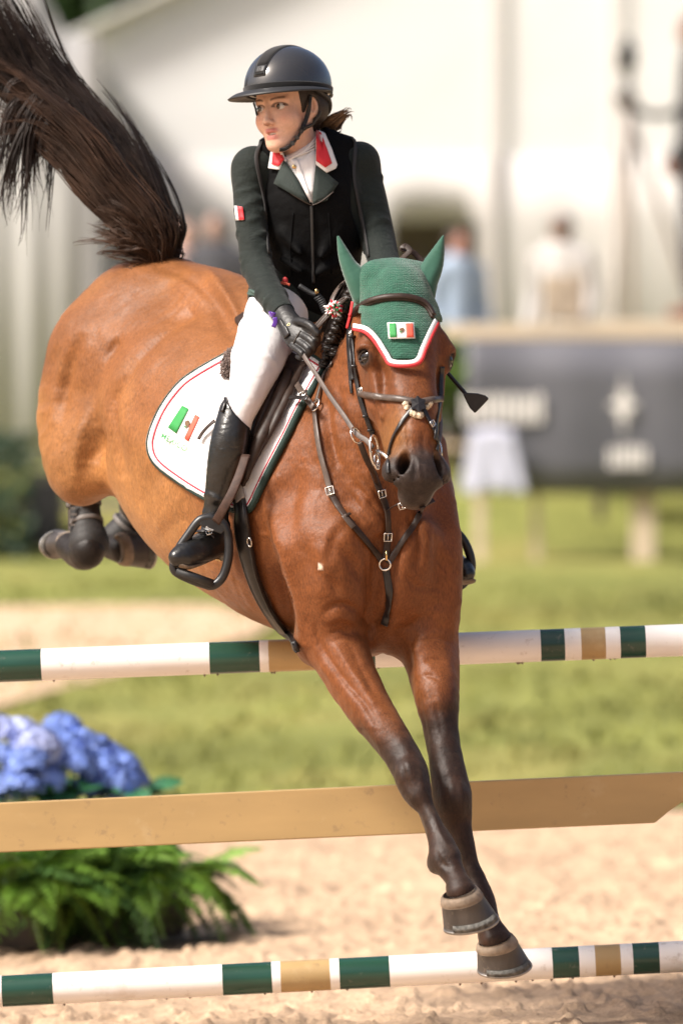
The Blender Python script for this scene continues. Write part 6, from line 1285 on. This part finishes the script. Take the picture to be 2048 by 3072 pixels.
def boot(SHIN, FOOT, rgt):
    C0, C1 = Q(*SHIN[0][:3]), Q(*SHIN[1][:3]); ax_ = nrm(C1 - C0)
    allp = np.array([Q(*p[:3]) for p in SHIN + FOOT])
    def bld(S):
        limb(S, SHIN, .003, .02); limb(S, FOOT, 0, .03)
        S.chain([(Q(u, v + 12, Y), (R(r_ * .9, Y), R(r_ * .6, Y))) for u, v, Y, r_ in FOOT[:-1]], LX, .02); folds(S, 9, SHIN[-4:], 11, .0026)
        e = Q(*FOOT[0][:3]) + [.01, .03, -.02]; S.ell(e, ((1, 0, 0), (0, 1, 0), (0, 0, 1)), (.038, .045, .04), .02)
    side_n = nrm(np.cross(ax_, (0, -1, 0)))
    def cut(V):      # the top line rises to a peak on the outside
        d_ = V - C0; al = d_ @ ax_; return -(al - (-.012 + .055 * sstep(.045, -.045, -(d_ @ np.array((1, 0, 0)))) - .040 * sstep(.0, .05, -(d_ @ np.array((1, 0, 0))))))
    o, V, F = cloth('boot', bld, M_tall, allp.min(0) - .12, allp.max(0) + .1, .005, cut=cut)
    toe, heel = Q(*FOOT[-1][:3]), Q(*FOOT[0][:3]); 
    C = np.array([Q(u, v, Y) - [0, 0, R(r_ * (.62 if i == len(FOOT) - 1 else .88), Y) + .004] for i, (u, v, Y, r_) in enumerate(FOOT)]); C[-1] += (C[-1] - C[-2]) * .45
    mesh_obj('sole', *tube(spline(C, 14), np.interp(np.linspace(0, 1, 14), [0, .3, .7, .93, 1], [.028, .028, .036, .028, .012]), 14, squash=(.26, 1), up=(0, 0, 1)), mat('boot_sole', (.16, .12, .085), .8, noise=[(50, .4)]), o); return o, V, F
bo, bV, bF = boot(SHIN_R, FOOT_R, True); boot(SHIN_L, FOOT_L, False)
btree = BVHTree.FromPolygons([tuple(p) for p in bV], bF.tolist())
P, N = path([(683, 1182), (674, 1210), (666, 1236)], 10, .004, btree, -.6); mesh_obj('boot_tab', *strap(P, N, .012, .004), M_leb, bo)
P, N = path([(645, 1262), (626, 1278), (608, 1298), (596, 1318)], 12, .03, bvh, -.5); 
mesh_obj('keeper_tab', *strap(P, N, .014, .003), M_lea, sad)
m = MB(); P, N = path([(585, 1600), (605, 1592), (630, 1598), (645, 1612)], 14, .006, btree, -.6); mesh_obj('spur_strap', *strap(P, N, .012, .003), M_leb, bo); buckle(628, 1598, .008, .006, .3, M_st, bo, .012, btree); buckle(655, 1680, .005, .007, .3, M_brass, bo, .006, btree)
# --- gloves
def b_glove(S):
    w0 = Q(846, 935, -.515); S.chain([(w0, (.034, .030)), (Q(862, 962, -.55), (.036, .028)), (Q(880, 990, -.58), (.043, .026)), (Q(895, 1008, -.60), (.045, .024))], nrm(Q(868, 1040, -.6) - Q(912, 985, -.6)), .015)
    KN = [(916, 985), (905, 1003), (893, 1021), (879, 1038)]; PI = [(948, 1003), (938, 1026), (925, 1046), (906, 1060)]; DI = [(949, 1030), (936, 1052), (921, 1066), (905, 1074)]; TP = [(930, 1038), (918, 1054), (906, 1064), (894, 1070)]; rr = (.0112, .0118, .0112, .0098)
    for kn, pi_, di, tp, r_ in zip(KN, PI, DI, TP, rr): S.chain([(Q(*kn, -.615), r_ * 1.12), (Q(*pi_, -.655), r_ * 1.05), (Q(*di, -.64), r_), (Q(*tp, -.60), r_ * .9)], LX, .004)
    S.chain([(Q(880, 968, -.575), .015), (Q(905, 965, -.62), .0135), (Q(932, 978, -.66), .012), (Q(952, 1000, -.672), .0105)], LX, .006)
go, gV, gF = cloth('glove', b_glove, M_glove, Q(885, 1000, -.6) - [.11, .14, .11], Q(885, 1000, -.6) + [.11, .14, .13], .0028)
gtree = BVHTree.FromPolygons([tuple(p) for p in gV], gF.tolist())
P, N = path([(838, 962), (850, 985), (862, 1010)], 12, .002, gtree, -.55); mesh_obj('cuff_flap', *strap(P, N, [.018] * 6 + [.026] * 6, .004), M_leb, go); p, n = hit(866, 973, .004, gtree, -.55); ring(p, n, .004, .0008, M_brass, 'emblem', go)
P, N = path([(880, 1030), (890, 1010), (902, 992)], 10, .001, gtree, -.55); mesh_obj('knuckle_stitching', *tube(P, .0022, 6), mat('stitch_brown', (.05, .04, .032), .8, noise=[(300, .6)]), go)
def b_glove2(S):
    c = Q(1162, 905, -.47); S.chain([(Q(1160, 880, -.44), (.034, .03)), (c, (.042, .028)), (Q(1165, 925, -.5), (.044, .024))], LX, .015)
    for i in range(4): S.chain([(c + [-.033 + .022 * i, -.02, -.01], .012), (c + [-.033 + .022 * i, -.055, -.02], .0115), (c + [-.033 + .022 * i, -.055, -.045], .011), (c + [-.033 + .022 * i, -.03, -.05], .010)], LX, .004)
    S.chain([(c + [-.04, -.005, .005], .014), (c + [-.045, -.04, .005], .012), (c + [-.02, -.06, .0], .011)], LX, .006)
cloth('glove', b_glove2, M_glove, Q(1162, 905, -.47) - [.11, .13, .12], Q(1162, 905, -.47) + [.11, .13, .12], .004)
P, N = path([(808, 942), (825, 946), (843, 955)], 10, .006, jb, -.5); k = mesh_obj('wrist_ribbon', *strap(P, N, .018, .002), mat('purple_satin', (.10, .035, .30), .25, spec=.6), rider); mesh_obj('ribbon_tail', *strap(spline([Q(824, 952, -.57), Q(826, 966, -.57), Q(820, 982, -.57)], 8), np.tile((0, -1., 0), (8, 1)), .014, .002), mat('purple_satin', (.10, .035, .30), .25, spec=.6), k)
# --- vest cord: clip, lanyard and coil
vc_ = thing('vest_lanyard', Q(900, 880, -.33), 'black coiled air vest lanyard with an orange red tag', 'lanyard')
C = spline([Q(838, 848, -.32), Q(855, 850, -.325), Q(870, 855, -.33)], 8); mesh_obj('tag', *strap(C, np.tile((0, -1., 0), (8, 1)), .008, .003), mat('orange_tag', (.62, .10, .05), .6), vc_)
mesh_obj('tag', *sphere(Q(855, 843, -.32), (.009, .006, .013)), mat('red_tag', (.45, .03, .03), .6), vc_)
mesh_obj('cord', *tube(spline([Q(898, 857, -.33), Q(915, 868, -.335), Q(935, 880, -.34), Q(950, 885, -.345)], 12), .008, 8), M_web, vc_); mesh_obj('clip', *sphere(Q(949, 875, -.35), (.006, .005, .010)), M_brass, vc_)
A0 = spline([Q(950, 888, -.35), Q(965, 905, -.37), Q(972, 925, -.40), Q(985, 942, -.44)], 140); s_ = np.linspace(0, 1, 140); e1 = np.array((.8, 0, .6)); mesh_obj('coil', *tube(A0 + .009 * (np.cos(s_ * 60)[:, None] * e1 + np.sin(s_ * 60)[:, None] * np.array((0, 1., 0))), .0042, 5), M_web, vc_)
# --- pompom and charm at the browband
pm = thing('pompom_charm', Q(1002, 925, -.66), 'red, white and green woollen pompom tied beside the horse neck', 'pompom'); q = np.random.default_rng(5); cP = Q(1002, 925, -.665)
cs = {'red_wool': [], 'white_wool': [], 'green_wool': []}
for i in range(150):
    dd = nrm(q.standard_normal(3)); kx = ['red_wool', 'white_wool', 'white_wool', 'red_wool', 'green_wool'][q.integers(0, 5)]; C = spline([cP, cP + dd * .014, cP + dd * .025 + [0, 0, -.002] + q.standard_normal(3) * .003], 5); cs[kx].append(tube(C, [.0015, .0028, .0034, .0034, .0022], 5))
for kx, c_ in (('red_wool', (.55, .02, .05)), ('white_wool', (.8, .77, .75)), ('green_wool', (.02, .16, .05))):
    m = MB(); [m.add(v, f) for v, f in cs[kx]]; m.obj(kx, mat(kx, c_, .9), pm)
rt = thing('red_ribbon', Q(1052, 960, -.75), 'narrow red ribbon hanging behind the browband', 'ribbon'); mesh_obj('ribbon_band', *strap(spline([Q(1057, 905, -.76), Q(1050, 945, -.76), Q(1040, 985, -.75)], 14), np.tile((-.4, -.9, 0), (14, 1)), .009, .002), M_red, rt)
mesh_obj('ribbon_knot', *sphere(Q(1050, 945, -.77), .006), M_red, rt)
# --- stirrups
M_sl = mat('stirrup_leather_brown', (.050, .026, .018), .62, spec=.3, noise=[(60, .3)], bump=(180, .3, .001))
M_stir = mat('black_stirrup', (.014, .014, .015), .38, spec=.5, noise=[(30, .3)])
def stirrup(pts, Y0, tread, label, plate, leather):
    t = thing('stirrup', Q(pts[0][0], pts[0][1], Y0), label, 'stirrup', 'stirrups'); n = 64; C = spline(np.array([Q(u, v, Y0 + dy) for u, v, dy in pts + pts[:1]]), n + 1)[:-1]
    mesh_obj('frame', *tube(C, .0125, 10, closed=True, squash=(1.25, 1.15), up=(0, -1., 0)), M_stir, t)
    a, b = [Q(u, v, Y0) for u, v in tread]; ax_ = nrm(b - a); nrm_t = nrm(np.cross(ax_, (0, 1, 0))); 
    for s_, dy in ((0, -.022), (1, .022)): mesh_obj('tread_bar', *tube([a + [0, dy, 0], b + [0, dy, 0]], .011, 10, squash=(.6, 1.2), up=(0, -1., 0)), M_stir, t)
    if plate:
        c = [Q(u, v, Y0 - .014) for u, v in plate]; V = np.array(c + [p + [0, .022, 0] for p in c]); k = len(c)
        pl_ = bevel(mesh_obj('top_plate', V, [tuple(range(k)), tuple(range(2 * k - 1, k - 1, -1))] + [(i, i + k, (i + 1) % k + k, (i + 1) % k) for i in range(k)], M_stir, t, False), .003); letter('flexon', (617, 1584), (9.0, 3.6), (3.2, -9.0), mat('stirrup_print', (.7, .7, .7), .6), pl_, 0, None, 'lettering', Y0 - .0158)
    P = spline(np.array([Q(*p) for p in leather]), 24); mesh_obj('stirrup_leather', *strap(P, np.tile((-.35, -.9, -.1), (24, 1)), .029, .004), M_sl, t); return t
stirrup([(630, 1552, 0), (662, 1566, 0), (680, 1590, 0), (687, 1630, 0), (684, 1680, 0), (668, 1730, 0), (640, 1756, 0), (612, 1752, 0), (565, 1735, 0), (527, 1714, 0), (522, 1690, 0), (535, 1650, 0), (565, 1605, 0), (598, 1562, 0)], -.66, [(530, 1712), (640, 1752)], 'black stirrup round the rider foot on the near side of the horse', [(602, 1556), (632, 1550), (668, 1568), (678, 1588), (664, 1602), (625, 1588), (598, 1575)], [(738, 1365, -.66), (718, 1425, -.70), (694, 1482, -.72), (668, 1530, -.715), (648, 1566, -.69)])
stirrup([(1360, 1598, 0), (1376, 1604, 0), (1396, 1632, 0), (1410, 1670, 0), (1413, 1705, 0), (1400, 1738, 0), (1378, 1758, 0), (1350, 1764, 0), (1325, 1755, 0), (1318, 1720, 0), (1325, 1660, 0), (1340, 1612, 0)], -.17, [(1330, 1758), (1392, 1745)], 'black stirrup with a boot toe showing past the horse shoulder', None, [(1250, 1380, -.12), (1290, 1470, -.12), (1325, 1540, -.13), (1355, 1600, -.16)])
# --- riding crop
cr = thing('riding_crop', Q(1170, 905, -.5), 'black riding crop with a leather flap sticking out past the horse cheek', 'riding crop')
C = spline([Q(1128, 852, -.46), Q(1170, 905, -.50), Q(1330, 1104, -.60), Q(1398, 1184, -.64)], 24); mesh_obj('shaft', *tube(C, np.linspace(.0075, .0058, 24), 8), M_leb, cr)
fl_ = [(1388, 1182), (1400, 1178), (1432, 1180), (1455, 1186), (1466, 1196), (1446, 1218), (1424, 1240), (1408, 1224), (1396, 1200)]; V = np.array([Q(u, v, -.655) for u, v in fl_] + [Q(u, v, -.645) for u, v in fl_]); k = len(fl_); bevel(mesh_obj('flap', V, [tuple(range(k)), tuple(range(2 * k - 1, k - 1, -1))] + [(i, i + k, (i + 1) % k + k, (i + 1) % k) for i in range(k)], M_leb, cr, False), .003)
C = spline([Q(1140, 850, -.46), Q(1180, 800, -.44), Q(1212, 770, -.42), Q(1228, 752, -.41), Q(1215, 738, -.40), Q(1206, 748, -.40), Q(1235, 755, -.38), Q(1262, 780, -.38), Q(1290, 815, -.40)], 50); mesh_obj('wrist_loop', *strap(C, np.tile((-.2, -.8, .55), (50, 1)), .019, .003), M_lea, cr)
